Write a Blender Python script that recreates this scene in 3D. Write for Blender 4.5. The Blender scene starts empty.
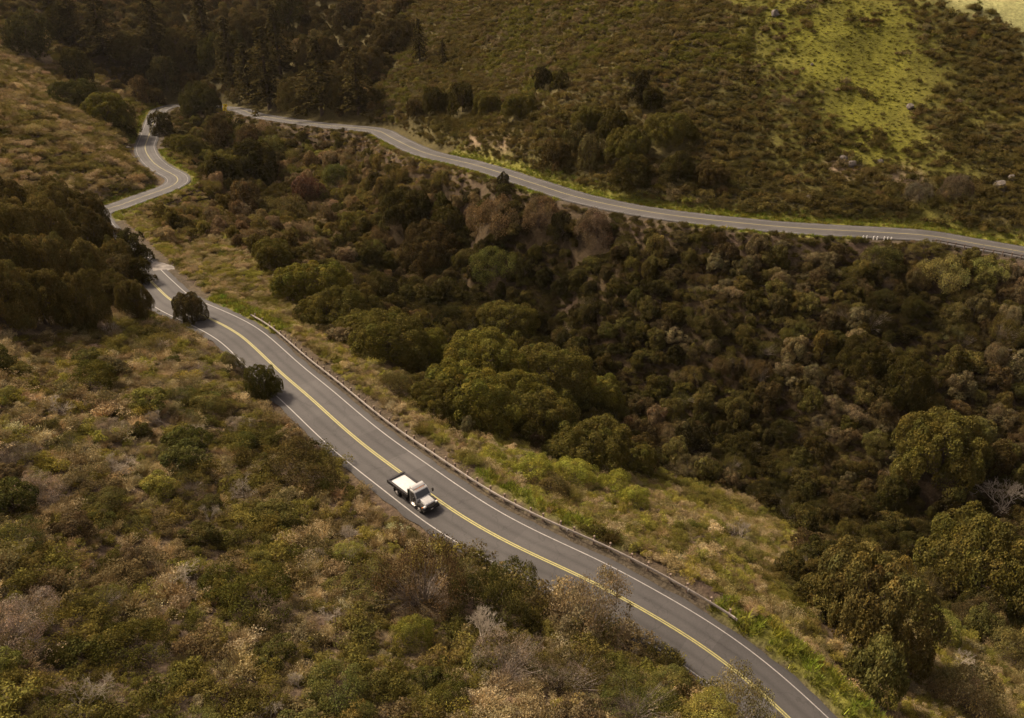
import bpy, bmesh, math, random
import numpy as np
from mathutils import Vector, Matrix
# A canyon highway seen from above: terrain, one winding road, scrub, trees and a flatbed truck.
# All coordinates are metres in world space; z = 0 is the near road's lower end.
CAM_F, CAM_PITCH, CAM_Z = 796.0, math.radians(28.), 60.0
ROAD = [(46.5, 18.77, -7.39), (38.93, 28.08, -4.93), (31.37, 37.4, -2.46), (23.81, 46.72, 0.0), (22.49, 48.46, 0.4), (21.35, 49.74, 0.8), (18.67, 51.85, 1.6), (15.96, 53.94, 2.3), (12.45, 56.01, 3.0), (9.12, 58.41, 3.5), (5.02, 60.77, 3.9), (1.03, 63.31, 4.0), (-3.98, 67.26, 4.0), (-8.08, 71.33, 3.9), (-13.73, 77.67, 3.7), (-17.35, 81.71, 3.5), (-22.22, 87.7, 3.3), (-28.82, 96.42, 3.0), (-33.83, 102.73, 2.7), (-40.23, 111.54, 2.3), (-44.75, 117.49, 2.0), (-50.43, 123.12, 1.7), (-61.85, 133.12, 1.0), (-66.85, 139.63, 0.6), (-74.35, 149.76, 0.0), (-110.83, 204.52, -6.0), (-109.69, 216.22, -6.6), (-107.02, 229.28, -7.3), (-104.72, 238.4, -7.8), (-104.46, 245.81, -8.0), (-107.87, 253.22, -8.1), (-114.75, 261.02, -8.2), (-121.87, 270.57, -8.3), (-129.75, 284.06, -8.5), (-134.98, 295.11, -8.6), (-138.57, 305.69, -8.8), (-157.42, 364.11, -9.2), (-157.44, 375.82, -9.2), (-153.52, 380.14, -9.1), (-119.99, 356.58, -6.5), (-105.95, 338.29, -5.5), (-81.87, 314.37, -3.5), (-66.28, 300.76, -2.2), (-48.57, 287.27, -0.8), (-40.59, 272.82, -0.4), (-26.99, 248.02, 0.5), (-10.69, 229.45, 1.5), (4.54, 209.66, 2.0), (16.09, 195.85, 2.0), (27.51, 186.69, 2.0), (38.44, 180.48, 2.0), (52.14, 175.33, 2.0), (63.83, 172.4, 1.8), (76.08, 171.21, 1.5), (88.5, 170.62, 1.0), (94.24, 169.85, 0.8), (101.95, 166.29, 0.2), (109.62, 163.25, -0.3), (122.49, 156.94, -1.5), (135.35, 149.07, -2.7), (150.97, 137.4, -4.16), (169.35, 120.71, -5.87), (192.32, 95.35, -8.01)]
CONTROL = [(87.34, 107.0, -28.0), (68.54, 112.45, -28.0), (54.65, 124.82, -27.0), (28.62, 141.75, -25.0), (6.6, 168.77, -22.0), (-16.6, 199.32, -19.0), (-51.79, 247.8, -16.0), (-95.03, 301.16, -13.0), (-135.46, 360.04, -11.0), (34.18, 63.35, -9.0), (57.64, 73.45, -20.0), (24.67, 81.07, -10.0), (13.0, 95.45, -11.0), (50.2, 80.44, -20.0), (-2.03, 115.11, -11.0), (-21.44, 135.32, -10.0), (1.59, 138.05, -17.0), (-47.42, 166.03, -7.0), (-66.32, 192.05, -8.0), (-50.14, 209.0, -14.0), (-91.48, 226.59, -11.0), (78.91, 146.67, -9.0), (52.05, 153.33, -7.5), (24.37, 168.87, -5.0), (-1.79, 196.86, -3.0), (-33.93, 239.11, -4.0), (96.73, 142.01, -9.0), (63.79, 133.85, -18.0), (35.3, 149.56, -15.0), (0.0, 50.0, 7.5), (-12.0, 58.0, 7.5), (10.0, 44.0, 7.5), (-25.0, 70.0, 7.5), (-40.0, 88.0, 7.5), (-55.0, 105.0, 7.0), (-70.0, 122.0, 6.5), (-90.0, 150.0, 6.0), (0.0, 34.0, 13.0), (20.0, 30.0, 12.0), (-25.0, 48.0, 13.0), (-45.0, 68.0, 14.0), (-65.0, 92.0, 14.0), (-85.0, 115.0, 14.0), (-110.0, 150.0, 13.0), (0.0, 0.0, 26.0), (-40.0, 30.0, 24.0), (-80.0, 60.0, 26.0), (-110.0, 95.0, 26.0), (-140.0, 135.0, 25.0), (60.0, 20.0, -4.0), (40.0, 10.0, 12.0), (90.0, 50.0, -20.0), (120.0, 90.0, -29.0), (170.0, 90.0, -22.0), (-150.0, 80.0, 40.0), (-200.0, 130.0, 44.0), (0.0, -50.0, 34.0), (-120.0, 0.0, 42.0), (100.0, 0.0, 0.0), (-125.0, 205.0, 0.0), (-140.0, 215.0, 6.0), (-165.0, 205.0, 16.0), (-190.0, 200.0, 26.0), (-135.0, 245.0, 3.0), (-150.0, 262.0, 7.0), (-175.0, 270.0, 16.0), (-200.0, 285.0, 28.0), (-155.0, 295.0, 2.0), (-180.0, 310.0, 8.0), (-230.0, 300.0, 36.0), (-210.0, 340.0, 14.0), (-180.0, 375.0, -4.0), (-240.0, 250.0, 44.0), (-125.0, 185.0, 4.0), (-150.0, 180.0, 16.0), (-170.0, 400.0, 0.0), (-200.0, 420.0, 14.0), (-240.0, 400.0, 26.0), (-150.0, 410.0, 3.0), (-120.0, 390.0, 4.0), (-280.0, 360.0, 44.0), (-230.0, 470.0, 42.0), (-150.0, 460.0, 28.0), (-90.0, 420.0, 24.0), (-90.0, 370.0, 6.0), (-60.0, 335.0, 9.0), (-60.0, 400.0, 28.0), (-20.0, 330.0, 24.0), (-30.0, 290.0, 9.0), (-10.0, 262.0, 9.0), (0.0, 300.0, 26.0), (-60.0, 460.0, 50.0), (0.0, 380.0, 50.0), (0.0, 460.0, 78.0), (15.0, 225.0, 9.0), (30.0, 205.0, 6.5), (60.0, 190.0, 6.5), (90.0, 186.0, 6.5), (112.0, 180.0, 6.5), (30.0, 235.0, 22.0), (60.0, 215.0, 19.0), (95.0, 210.0, 18.5), (125.0, 205.0, 18.0), (40.0, 260.0, 34.0), (70.0, 240.0, 33.0), (105.0, 232.0, 31.0), (140.0, 220.0, 28.0), (60.0, 290.0, 50.0), (100.0, 265.0, 50.0), (145.0, 250.0, 47.0), (60.0, 340.0, 72.0), (120.0, 310.0, 72.0), (170.0, 280.0, 66.0), (200.0, 220.0, 42.0), (200.0, 160.0, 14.0), (160.0, 150.0, -6.0), (60.0, 450.0, 110.0), (200.0, 400.0, 110.0), (160.0, 125.0, -20.0)]
MEADOW = [[64.7, 269.4], [67.3, 232.6], [68.4, 218.9], [75.5, 212.7], [75.5, 199.8], [79.7, 193.0], [92.4, 190.7], [101.8, 193.4], [104.6, 206.0], [114.2, 225.8], [121.5, 238.9], [129.0, 252.0]]
SUNLIT_MEADOW = [[118.0, 265.8], [121.8, 247.0], [130.4, 235.8], [139.5, 228.4], [145.2, 223.4], [161.9, 252.4]]
PATCHY = [[57.5, 284.5], [68.5, 232.8], [70.7, 217.6], [81.4, 207.3], [82.7, 193.6], [91.3, 179.0], [105.6, 184.4], [127.3, 180.6], [144.0, 220.3], [124.4, 238.0], [123.0, 259.1]]
FOREST = [[-243.7, 387.5], [-230.8, 412.4], [-206.5, 393.6], [-179.6, 379.4], [-165.6, 375.9], [-154.0, 388.7], [-115.6, 362.9], [-70.1, 314.5], [-52.0, 305.0], [-49.4, 347.1], [-43.7, 407.1], [-113.9, 473.0], [-219.3, 468.8], [-258.8, 418.4]]
VERGE = [[-83.9, 160.1], [-84.7, 177.5], [-71.1, 193.1], [-48.8, 164.5], [-37.0, 132.6], [-19.3, 120.0], [-10.1, 93.4], [4.4, 104.6], [24.8, 117.1], [41.7, 114.7], [43.3, 95.6], [35.2, 71.6], [35.5, 62.5], [50.7, 74.8], [75.9, 81.1], [55.9, 50.1], [26.0, 40.9], [21.4, 55.6], [12.9, 60.2], [3.1, 69.0], [-8.9, 80.9], [-32.7, 108.3], [-48.3, 128.8], [-63.3, 140.2]]
VERGES = [[89, 103, 1, 4.6, 8.5, 2.0], [0, 30, 1, 4.6, 7.2, 1.5], [0, 28, 1, 4.5, 9.5, 1.5], [158, 189, -1, 4.4, 7.0, 2.0], [158, 207, 1, 4.4, 6.2, 1.5], [205, 227, 1, 4.4, 10.0, 2.0], [238, 290, -1, 4.4, 8.5, 2.0], [394, 462, 1, 4.4, 6.4, 1.0], [423, 604, -1, 4.4, 8.0, 2.5], [484, 508, 1, 4.4, 5.8, 1.0], [96, 105, -1, 5.6, 11.0, 3.0], [38, 52, 1, 6.5, 10.0, 4.0]]
SCARS = [[-118.7, 219.2, 4], [-3.5, 234.5, 5], [94.1, 187.8, 5], [81.6, 194.0, 4], [-11.2, 244.7, 4], [-131.9, 291.8, 3]]
ROCKS = [
 (76.07, 249.87, 1.59, 1.35, 'pale boulder alone on the upper hillside left of the meadow', None),
 (103.09, 212.56, 1.17, 0.99, 'small pale boulder right of the meadow', None),
 (81.93, 197.09, 1.11, 0.95, 'left rock of the ledge under the green meadow', None),
 (83.56, 195.11, 1.35, 1.15, 'middle rock of the ledge under the green meadow', None),
 (90.32, 194.98, 0.98, 0.83, 'right rock of the ledge under the green meadow', None),
 (114.65, 183.98, 1.88, 1.6, 'large grey rock at the right edge above the far road', None),
 (118.61, 186.66, 1.19, 1.01, 'smaller rock on top of the large grey one at the right', None),
 (-139.03, 290.74, 1.45, 1.23, 'pale rock on the cut bank beside the upper bend', None),
 (-130.16, 274.02, 1.55, 1.32, 'second pale rock on the cut bank, below the first', None),
 (-122.45, 261.26, 1.16, 0.98, 'lowest pale rock on the cut bank by the bend', None),
 (-118.1, 218.62, 1.26, 1.07, 'tan rock face above the far left bend', None),
 (81.69, 228.85, 0.54, 0.46, 'tiny white stone in the hillside meadow', None),
 (70.06, 184.02, 1.06, 0.9, 'grey rock in the scrub above the far road, left one', None),
]
GUARD = [43.52235967298952, 140.32578572376627, 4.75]
GUARD2 = [773.7636302209982, 797.7676439940501, 4.9]
WALL = [771.7636302209982, 807.7676439940501, 5.15]
TRUCK_AT = [-11.0, 71.83, 3.892, -0.831, -0.0224]
MARKERS = [[76.85, 166.27, 1.35, 0.0], [77.62, 166.23, 1.33, 0.0], [79.14, 166.15, 1.27, 0.0], [79.9, 166.11, 1.24, 0.0], [81.42, 166.04, 1.18, 0.0], [82.17, 166.01, 1.15, 0.0], [82.92, 165.97, 1.12, 0.0]]
DELIN = [[5.87, 65.72, 3.87, 4.14, 'small pale reflector on the shoulder in front of the middle of the guardrail'], [17.34, 58.4, 2.45, 4.12, "small pale reflector on the shoulder near the guardrail's lower end"]]
SIGN = [-120.6948030377286, 344.94125066676827, -6.688277552734189, 0.35]
TURNOUT = [[-75.02565995927468, 155.10104952768611], [-73.17743295001394, 155.6755289769997], [-70.03673327661456, 153.96259169311352], [-67.76711765591044, 149.5441940258609], [-66.97790473848748, 145.33115952779409], [-68.35067898275831, 144.8182587930353], [-70.75543362384686, 147.94102044114663], [-72.82534705004934, 150.6289646296356]]
TREES = [
 ('oak', -41.3, 152.22, 17.75, 9.83, (0.128, 0.114, 0.024), "olive oak nearest the guardrail's upper end, paler than the oaks below it", 'tree', None, 'oak_tree'),
 ('oak', -34.09, 138.9, 15.61, 8.64, (0.107, 0.092, 0.023), 'oak with brownish shaded side between the pale oak and the mid-slope oaks', 'tree', None, 'oak_tree'),
 ('oak', -22.15, 126.15, 17.48, 9.68, (0.107, 0.092, 0.023), 'brown-green oak on the slope directly left of the large domed oak', 'tree', None, 'oak_tree'),
 ('oak', -5.17, 127.7, 19.0, 10.52, (0.128, 0.114, 0.024), 'large domed oak in the middle of the picture, highest of the diagonal row', 'tree', None, 'oak_tree'),
 ('oak', 6.71, 131.36, 20.19, 11.18, (0.107, 0.092, 0.023), 'broad oak just right of the highest domed oak in the middle', 'tree', None, 'oak_tree'),
 ('oak', 0.51, 114.65, 17.17, 9.5, (0.128, 0.114, 0.024), 'oak in the very middle of the row, in front of the two broad domed ones', 'tree', None, 'oak_tree'),
 ('oak', -6.83, 107.3, 18.15, 10.04, (0.128, 0.114, 0.024), 'oak standing in front of the large domed oak with dark lower left side', 'tree', None, 'oak_tree'),
 ('oak', 3.4, 110.47, 15.77, 8.73, (0.107, 0.092, 0.023), 'low oak at the foot of the large domed oak', 'tree', None, 'oak_tree'),
 ('oak', 12.38, 105.8, 15.77, 8.6, (0.107, 0.092, 0.023), 'small oak downhill of the domed oak, right of the light green bushes', 'tree', None, 'oak_tree'),
 ('airy', -1.87, 87.35, 6.17, 2.7, (0.226, 0.219, 0.038), 'first of the light green bushes in the row below the guardrail, counted from the left', 'bush', None, 'feathery_bush'),
 ('airy', 2.1, 84.56, 7.04, 3.08, (0.226, 0.219, 0.038), 'second of the light green bushes in the row below the guardrail, counted from the left', 'bush', None, 'feathery_bush'),
 ('airy', 7.84, 90.56, 7.53, 3.29, (0.226, 0.219, 0.038), 'third and brightest light green bush in the row below the guardrail', 'bush', None, 'feathery_bush'),
 ('airy', 13.62, 91.78, 6.88, 3.93, (0.226, 0.219, 0.038), 'fourth light green bush in the row below the guardrail, towards the lower right', 'bush', None, 'feathery_bush'),
 ('airy', 4.12, 82.65, 6.43, 2.81, (0.113, 0.086, 0.032), 'brownish green bush in front of the light green row, nearest the guardrail', 'bush', None, 'feathery_bush'),
 ('airy', 16.49, 87.03, 5.28, 3.35, (0.226, 0.219, 0.038), 'last light green bush at the right end of the row below the guardrail', 'bush', None, 'feathery_bush'),
 ('oak', -27.24, 132.4, 15.04, 6.99, (0.107, 0.092, 0.023), 'oak filling the gap between the brownish and the brown-green oak', 'tree', None, 'oak_tree'),
 ('oak', -15.48, 128.87, 12.38, 6.85, (0.128, 0.114, 0.024), 'oak on the left shoulder of the large domed oak', 'tree', None, 'oak_tree'),
 ('oak', -12.0, 103.58, 9.75, 5.4, (0.107, 0.092, 0.023), 'low oak at the left foot of the large domed oak', 'tree', None, 'oak_tree'),
 ('oak', 15.67, 134.87, 13.77, 7.62, (0.128, 0.114, 0.024), 'oak on the right shoulder of the large domed oak', 'tree', None, 'oak_tree'),
 ('oak', 7.66, 103.61, 12.56, 4.56, (0.107, 0.092, 0.023), 'low oak at the right foot of the large domed oak above the light green bushes', 'tree', None, 'oak_tree'),
 ('oak', 19.86, 111.35, 10.73, 5.94, (0.107, 0.092, 0.023), 'lowest oak of the diagonal row, farthest down towards the canyon', 'tree', None, 'oak_tree'),
 ('oak', -53.74, 169.3, 10.88, 7.03, (0.107, 0.092, 0.023), 'small oak at the upper end of the diagonal row of oaks', 'tree', None, 'oak_tree'),
 ('oak', -1.66, 168.88, 18.55, 8.98, (0.107, 0.092, 0.023), 'oak behind the top of the large domed oak', 'tree', None, 'oak_tree'),
 ('airy', -18.39, 106.66, 6.41, 4.14, (0.151, 0.122, 0.043), 'tan bushy shrub on the grassy slope under the brown-green oak', 'bush', None, 'feathery_bush'),
 ('oak', 40.79, 66.12, 15.12, 13.86, (0.124, 0.1, 0.031), 'large broad oak at lower right with reddish brown shaded side', 'tree', None, 'oak_tree'),
 ('oak', 69.38, 89.26, 19.52, 14.25, (0.107, 0.092, 0.023), 'large oak at the right edge behind the broad reddish oak', 'tree', None, 'oak_tree'),
 ('round', 35.81, 54.62, 6.78, 8.82, (0.126, 0.117, 0.034), 'compact grey-green oak at lower right, close to the road bend', 'tree', None, 'round_tree'),
 ('oak', 75.7, 116.08, 18.59, 13.58, (0.107, 0.092, 0.023), 'rounded oak in the canyon bottom at right with brownish flank', 'tree', None, 'oak_tree'),
 ('oak', 73.74, 129.7, 11.67, 10.0, (0.055, 0.046, 0.013), 'dark green domed tree in the canyon above the rounded oak', 'tree', None, 'oak_tree'),
 ('oak', 68.22, 135.98, 11.22, 7.25, (0.055, 0.046, 0.013), 'dark tree at right left of and above the dark domed tree in the thicket', 'tree', None, 'oak_tree'),
 ('round', 86.75, 116.54, 6.89, 5.74, (0.076, 0.056, 0.02), 'small brown-green tree just right of the rounded canyon oak', 'tree', None, 'round_tree'),
 ('airy', 54.52, 74.44, 6.84, 4.42, (0.189, 0.177, 0.043), 'light green bush between the large right oaks', 'bush', None, 'feathery_bush'),
 ('airy', 50.16, 59.43, 8.98, 5.8, (0.239, 0.19, 0.081), 'tan and green bush in the bottom right corner', 'bush', None, 'feathery_bush'),
 ('airy', 64.91, 72.88, 6.84, 4.42, (0.151, 0.129, 0.043), 'olive bush at the right edge under the large oak', 'bush', None, 'feathery_bush'),
 ('round', 34.15, 126.49, 8.1, 6.75, (0.04, 0.034, 0.013), 'dark slender-topped tree in the canyon centre right of the domed oak', 'tree', None, 'round_tree'),
 ('round', 22.75, 114.85, 7.11, 5.92, (0.076, 0.056, 0.02), 'brown-green tree in the canyon just right of the small downhill oak', 'tree', None, 'round_tree'),
 ('airy', 89.91, 157.03, 10.58, 6.2, (0.176, 0.153, 0.049), 'yellow-tan bush under the far road, left one of the pair by the wall', 'bush', None, 'feathery_bush'),
 ('airy', 100.06, 154.54, 8.83, 5.17, (0.189, 0.177, 0.049), "yellow-green bush under the far road's retaining wall", 'bush', None, 'feathery_bush'),
 ('airy', 77.61, 159.11, 10.25, 5.88, (0.088, 0.08, 0.024), "dull olive bush just under the far road's white posts", 'bush', None, 'feathery_bush'),
 ('oak', -30.16, 215.76, 17.86, 11.53, (0.055, 0.046, 0.013), 'dark tree below the far road where it starts to run straight', 'tree', None, 'oak_tree'),
 ('oak', -17.64, 209.1, 14.8, 9.56, (0.055, 0.046, 0.013), 'dark dense tree right of the first dark tree below the far road', 'tree', None, 'oak_tree'),
 ('oak', -21.84, 202.57, 19.01, 12.26, (0.076, 0.056, 0.02), 'brownish dark tree at the canyon head under the far road', 'tree', None, 'oak_tree'),
 ('airy', -5.45, 198.6, 14.44, 9.02, (0.139, 0.095, 0.045), 'light brown bush below the far road, left of the brown bush row', 'bush', None, 'feathery_bush'),
 ('airy', 6.92, 188.72, 11.85, 7.66, (0.126, 0.086, 0.043), 'brown bush below the far road in the middle', 'bush', None, 'feathery_bush'),
 ('airy', 19.35, 179.25, 10.86, 7.02, (0.126, 0.088, 0.049), 'greyish brown bush below the far road beside a dark tree', 'bush', None, 'feathery_bush'),
 ('round', 12.36, 184.04, 6.97, 5.81, (0.04, 0.034, 0.013), 'small dark tree standing among brown bushes below the far road', 'tree', None, 'round_tree'),
 ('round', -2.23, 205.72, 4.29, 3.57, (0.04, 0.034, 0.013), 'tiny dark bush on the outer edge of the far road', 'tree', None, 'round_tree'),
 ('airy', -18.5, 199.39, 9.78, 6.31, (0.132, 0.116, 0.038), 'light olive bush left of the canyon centre', 'bush', None, 'feathery_bush'),
 ('airy', -4.23, 184.29, 11.92, 7.7, (0.12, 0.122, 0.032), 'yellow-green bush above the large domed oak', 'bush', None, 'feathery_bush'),
 ('oak', -90.18, 272.91, 25.3, 14.83, (0.055, 0.046, 0.013), 'dark domed tree at the canyon head right of the hairpin bend', 'tree', None, 'oak_tree'),
 ('oak', -121.97, 298.86, 16.91, 9.73, (0.107, 0.092, 0.023), 'oak on the outer side of the upper bend', 'tree', None, 'oak_tree'),
 ('oak', -96.11, 262.03, 17.94, 11.59, (0.107, 0.092, 0.023), 'sloping oak below the upper bend, running towards the canyon', 'tree', None, 'oak_tree'),
 ('round', -138.13, 319.1, 12.12, 9.33, (0.055, 0.046, 0.013), 'dark tree overhanging the road above the upper bend', 'tree', None, 'round_tree'),
 ('oak', -135.66, 358.09, 20.16, 13.02, (0.061, 0.056, 0.016), 'tall rounded tree in the crook of the hairpin beside the yellow sign', 'tree', None, 'oak_tree'),
 ('round', -113.1, 311.75, 12.68, 9.84, (0.076, 0.056, 0.02), 'brownish bush in front of the yellow sign', 'tree', None, 'round_tree'),
 ('round', -100.5, 307.62, 11.78, 8.99, (0.103, 0.073, 0.031), 'brown bush right of the yellow sign, under the far road', 'tree', None, 'round_tree'),
 ('airy', -88.14, 296.87, 12.14, 7.84, (0.107, 0.098, 0.028), 'light olive bush under the far road at the canyon head', 'bush', None, 'feathery_bush'),
 ('round', -80.52, 234.9, 11.71, 9.76, (0.103, 0.073, 0.031), 'brown round bush at the head of the canyon below the dark domed tree', 'tree', None, 'round_tree'),
 ('round', -67.05, 255.34, 11.36, 8.72, (0.126, 0.071, 0.041), 'reddish brown bush in the canyon head', 'tree', None, 'round_tree'),
 ('airy', -59.54, 263.98, 10.98, 7.09, (0.101, 0.104, 0.028), 'green bush under the start of the far road', 'bush', None, 'feathery_bush'),
 ('airy', -68.16, 238.9, 14.94, 8.8, (0.113, 0.092, 0.032), 'tan-green bush in the canyon head under the reddish bush', 'bush', None, 'feathery_bush'),
 ('round', -95.3, 254.87, 11.86, 9.29, (0.055, 0.046, 0.013), 'small dark tree beside the sloping oak', 'tree', None, 'round_tree'),
 ('oak', -169.98, 320.19, 20.25, 13.08, (0.074, 0.069, 0.02), 'olive tree on the left ridge, upper one of three in a row', 'tree', None, 'oak_tree'),
 ('oak', -152.83, 306.86, 19.56, 12.63, (0.128, 0.114, 0.024), 'olive tree in the middle of the row on the left ridge', 'tree', None, 'oak_tree'),
 ('round', -149.17, 313.21, 14.13, 11.78, (0.107, 0.092, 0.023), 'lower olive tree at the end of the left ridge row', 'tree', None, 'round_tree'),
 ('round', -195.71, 375.59, 15.58, 12.99, (0.055, 0.046, 0.013), 'dark tree above the row of olive trees on the left ridge', 'tree', None, 'round_tree'),
 ('round', -217.5, 383.55, 23.94, 18.86, (0.063, 0.057, 0.018), 'grey-green tree at the upper left picture edge on the ridge', 'tree', None, 'round_tree'),
 ('round', -170.35, 377.57, 10.55, 8.79, (0.103, 0.073, 0.031), 'brown tree between ridge and hairpin in front of the dark wood', 'tree', None, 'round_tree'),
 ('oak', -68.46, 96.89, 10.62, 9.35, (0.112, 0.088, 0.028), 'dark brown-green oak crowded into the grove at the left picture edge', 'tree', 'oaks of the dark grove at the left edge', 'oak_tree'),
 ('oak', -66.54, 102.84, 9.06, 8.77, (0.1, 0.079, 0.025), 'dark brown-green oak crowded into the grove at the left picture edge', 'tree', 'oaks of the dark grove at the left edge', 'oak_tree'),
 ('oak', -63.42, 107.58, 8.61, 8.37, (0.1, 0.079, 0.025), 'dark brown-green oak crowded into the grove at the left picture edge', 'tree', 'oaks of the dark grove at the left edge', 'oak_tree'),
 ('oak', -80.03, 115.86, 11.16, 10.16, (0.088, 0.069, 0.022), 'dark brown-green oak crowded into the grove at the left picture edge', 'tree', 'oaks of the dark grove at the left edge', 'oak_tree'),
 ('oak', -76.96, 122.83, 10.57, 10.46, (0.125, 0.098, 0.031), 'dark brown-green oak crowded into the grove at the left picture edge', 'tree', 'oaks of the dark grove at the left edge', 'oak_tree'),
 ('oak', -72.14, 126.01, 9.89, 9.79, (0.137, 0.108, 0.033), 'dark brown-green oak crowded into the grove at the left picture edge', 'tree', 'oaks of the dark grove at the left edge', 'oak_tree'),
 ('oak', -64.27, 119.26, 7.26, 7.18, (0.1, 0.079, 0.025), 'dark brown-green oak crowded into the grove at the left picture edge', 'tree', 'oaks of the dark grove at the left edge', 'oak_tree'),
 ('oak', -89.58, 133.73, 12.28, 10.49, (0.137, 0.108, 0.033), 'dark brown-green oak crowded into the grove at the left picture edge', 'tree', 'oaks of the dark grove at the left edge', 'oak_tree'),
 ('oak', -86.95, 142.84, 11.66, 11.41, (0.137, 0.108, 0.033), 'dark brown-green oak crowded into the grove at the left picture edge', 'tree', 'oaks of the dark grove at the left edge', 'oak_tree'),
 ('oak', -90.11, 161.56, 11.59, 11.47, (0.088, 0.069, 0.022), 'dark brown-green oak crowded into the grove at the left picture edge', 'tree', 'oaks of the dark grove at the left edge', 'oak_tree'),
 ('oak', -78.15, 148.13, 8.82, 8.73, (0.1, 0.079, 0.025), 'dark brown-green oak crowded into the grove at the left picture edge', 'tree', 'oaks of the dark grove at the left edge', 'oak_tree'),
 ('oak', -100.96, 154.49, 13.54, 9.95, (0.088, 0.069, 0.022), 'dark brown-green oak crowded into the grove at the left picture edge', 'tree', 'oaks of the dark grove at the left edge', 'oak_tree'),
 ('oak', -108.77, 183.04, 14.23, 12.01, (0.125, 0.098, 0.031), 'dark brown-green oak crowded into the grove at the left picture edge', 'tree', 'oaks of the dark grove at the left edge', 'oak_tree'),
 ('oak', -103.77, 188.84, 10.93, 10.82, (0.088, 0.069, 0.022), 'dark brown-green oak crowded into the grove at the left picture edge', 'tree', 'oaks of the dark grove at the left edge', 'oak_tree'),
 ('oak', -60.67, 116.77, 6.52, 6.45, (0.1, 0.079, 0.025), 'dark brown-green oak crowded into the grove at the left picture edge', 'tree', 'oaks of the dark grove at the left edge', 'oak_tree'),
 ('round', -71.54, 143.93, 5.61, 4.68, (0.055, 0.046, 0.013), 'slim dark tree between near road and gravel turnout', 'tree', None, 'round_tree'),
 ('round', -88.16, 166.57, 8.5, 7.09, (0.076, 0.056, 0.02), 'brown-green tree hiding the road between grove and far bend', 'tree', None, 'round_tree'),
 ('round', -78.82, 157.01, 8.47, 7.06, (0.058, 0.051, 0.016), 'olive tree right of the grove, above the gravel turnout', 'tree', None, 'round_tree'),
 ('airy', -75.47, 143.13, 10.06, 6.5, (0.088, 0.067, 0.026), 'brownish bush at the right foot of the grove', 'bush', None, 'feathery_bush'),
 ('oak', -55.34, 124.58, 6.31, 5.78, (0.089, 0.071, 0.027), 'dark reddish shrub tree leaning over the near road by the left bend', 'tree', None, 'oak_tree'),
 ('oak', -34.91, 96.44, 5.4, 4.95, (0.089, 0.084, 0.022), 'dark green round bush touching the left lane of the near road', 'tree', None, 'oak_tree'),
 ('airy', -42.1, 104.41, 4.89, 3.16, (0.101, 0.086, 0.032), 'olive brush at the left lane edge uphill of the dark round bush', 'bush', None, 'feathery_bush'),
 ('airy', -2.27, 50.74, 6.69, 4.32, (0.069, 0.064, 0.018), 'dark green tall bush on the bank by the near road', 'bush', None, 'feathery_bush'),
 ('brush', -8.05, 52.13, 8.31, 6.32, (0.089, 0.059, 0.027), 'brown leafless-looking bush on the bank left of the dark green tall bush', 'bush', None, 'twiggy_bush'),
 ('brush', 6.06, 51.69, 8.5, 6.87, (0.21, 0.163, 0.086), 'light brown bush covering the left lane edge of the near road', 'bush', None, 'twiggy_bush'),
 ('brush', 18.91, 45.19, 6.72, 6.93, (0.21, 0.178, 0.068), 'tan-green bush at the bottom edge over the left lane', 'bush', None, 'twiggy_bush'),
 ('airy', 13.6, 50.36, 4.67, 2.04, (0.076, 0.066, 0.022), 'small dark bush touching the left white line', 'bush', None, 'feathery_bush'),
 ('airy', -8.0, 45.04, 4.11, 2.65, (0.151, 0.141, 0.028), 'bright green round bush on the lower near slope', 'bush', None, 'feathery_bush'),
 ('airy', -19.85, 46.17, 6.82, 3.15, (0.076, 0.073, 0.017), 'dark green spreading bush in the near slope brush', 'bush', None, 'feathery_bush'),
 ('airy', -24.7, 37.39, 5.88, 2.57, (0.078, 0.069, 0.017), 'dark olive spreading bush at lower left of the near slope', 'bush', None, 'feathery_bush'),
 ('airy', -4.34, 37.67, 3.22, 2.08, (0.088, 0.081, 0.019), 'dark green bush at the bottom of the picture left of centre', 'bush', None, 'feathery_bush'),
 ('airy', -23.34, 72.6, 8.92, 3.9, (0.088, 0.069, 0.024), 'dark brown low bush on the bank left of the truck', 'bush', None, 'feathery_bush'),
 ('airy', -49.86, 81.34, 6.8, 2.98, (0.088, 0.078, 0.019), 'dark green low bush under the left grove', 'bush', None, 'feathery_bush'),
 ('brush', 4.12, 42.85, 6.71, 2.8, (0.074, 0.061, 0.023), 'brownish bush under the light brown bush at the bottom', 'bush', None, 'twiggy_bush'),
 ('oak', 2.41, 246.34, 11.58, 7.48, (0.107, 0.092, 0.023), 'olive tree at the left end of the clump above the far road', 'tree', None, 'oak_tree'),
 ('round', 9.6, 257.0, 7.72, 6.44, (0.04, 0.034, 0.013), 'topmost dark small tree of the clump above the far road', 'tree', None, 'round_tree'),
 ('round', 14.73, 249.24, 6.35, 5.29, (0.055, 0.046, 0.013), 'dark round tree right of the topmost one above the far road', 'tree', None, 'round_tree'),
 ('oak', 20.64, 226.09, 10.7, 6.91, (0.107, 0.092, 0.023), 'olive tree at the centre left of the hillside clump', 'tree', None, 'oak_tree'),
 ('oak', 27.31, 218.04, 11.93, 7.71, (0.055, 0.046, 0.013), 'dark broad tree in the middle of the hillside clump', 'tree', None, 'oak_tree'),
 ('round', 34.41, 226.97, 7.93, 6.61, (0.04, 0.034, 0.013), 'dark pointed tree at the upper right of the hillside clump', 'tree', None, 'round_tree'),
 ('round', 37.52, 223.11, 7.31, 6.01, (0.055, 0.046, 0.013), 'dark round tree at the upper right, below the pointed one', 'tree', None, 'round_tree'),
 ('oak', 30.18, 209.09, 13.6, 8.78, (0.107, 0.092, 0.023), 'olive tree in the lower middle of the hillside clump', 'tree', None, 'oak_tree'),
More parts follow.
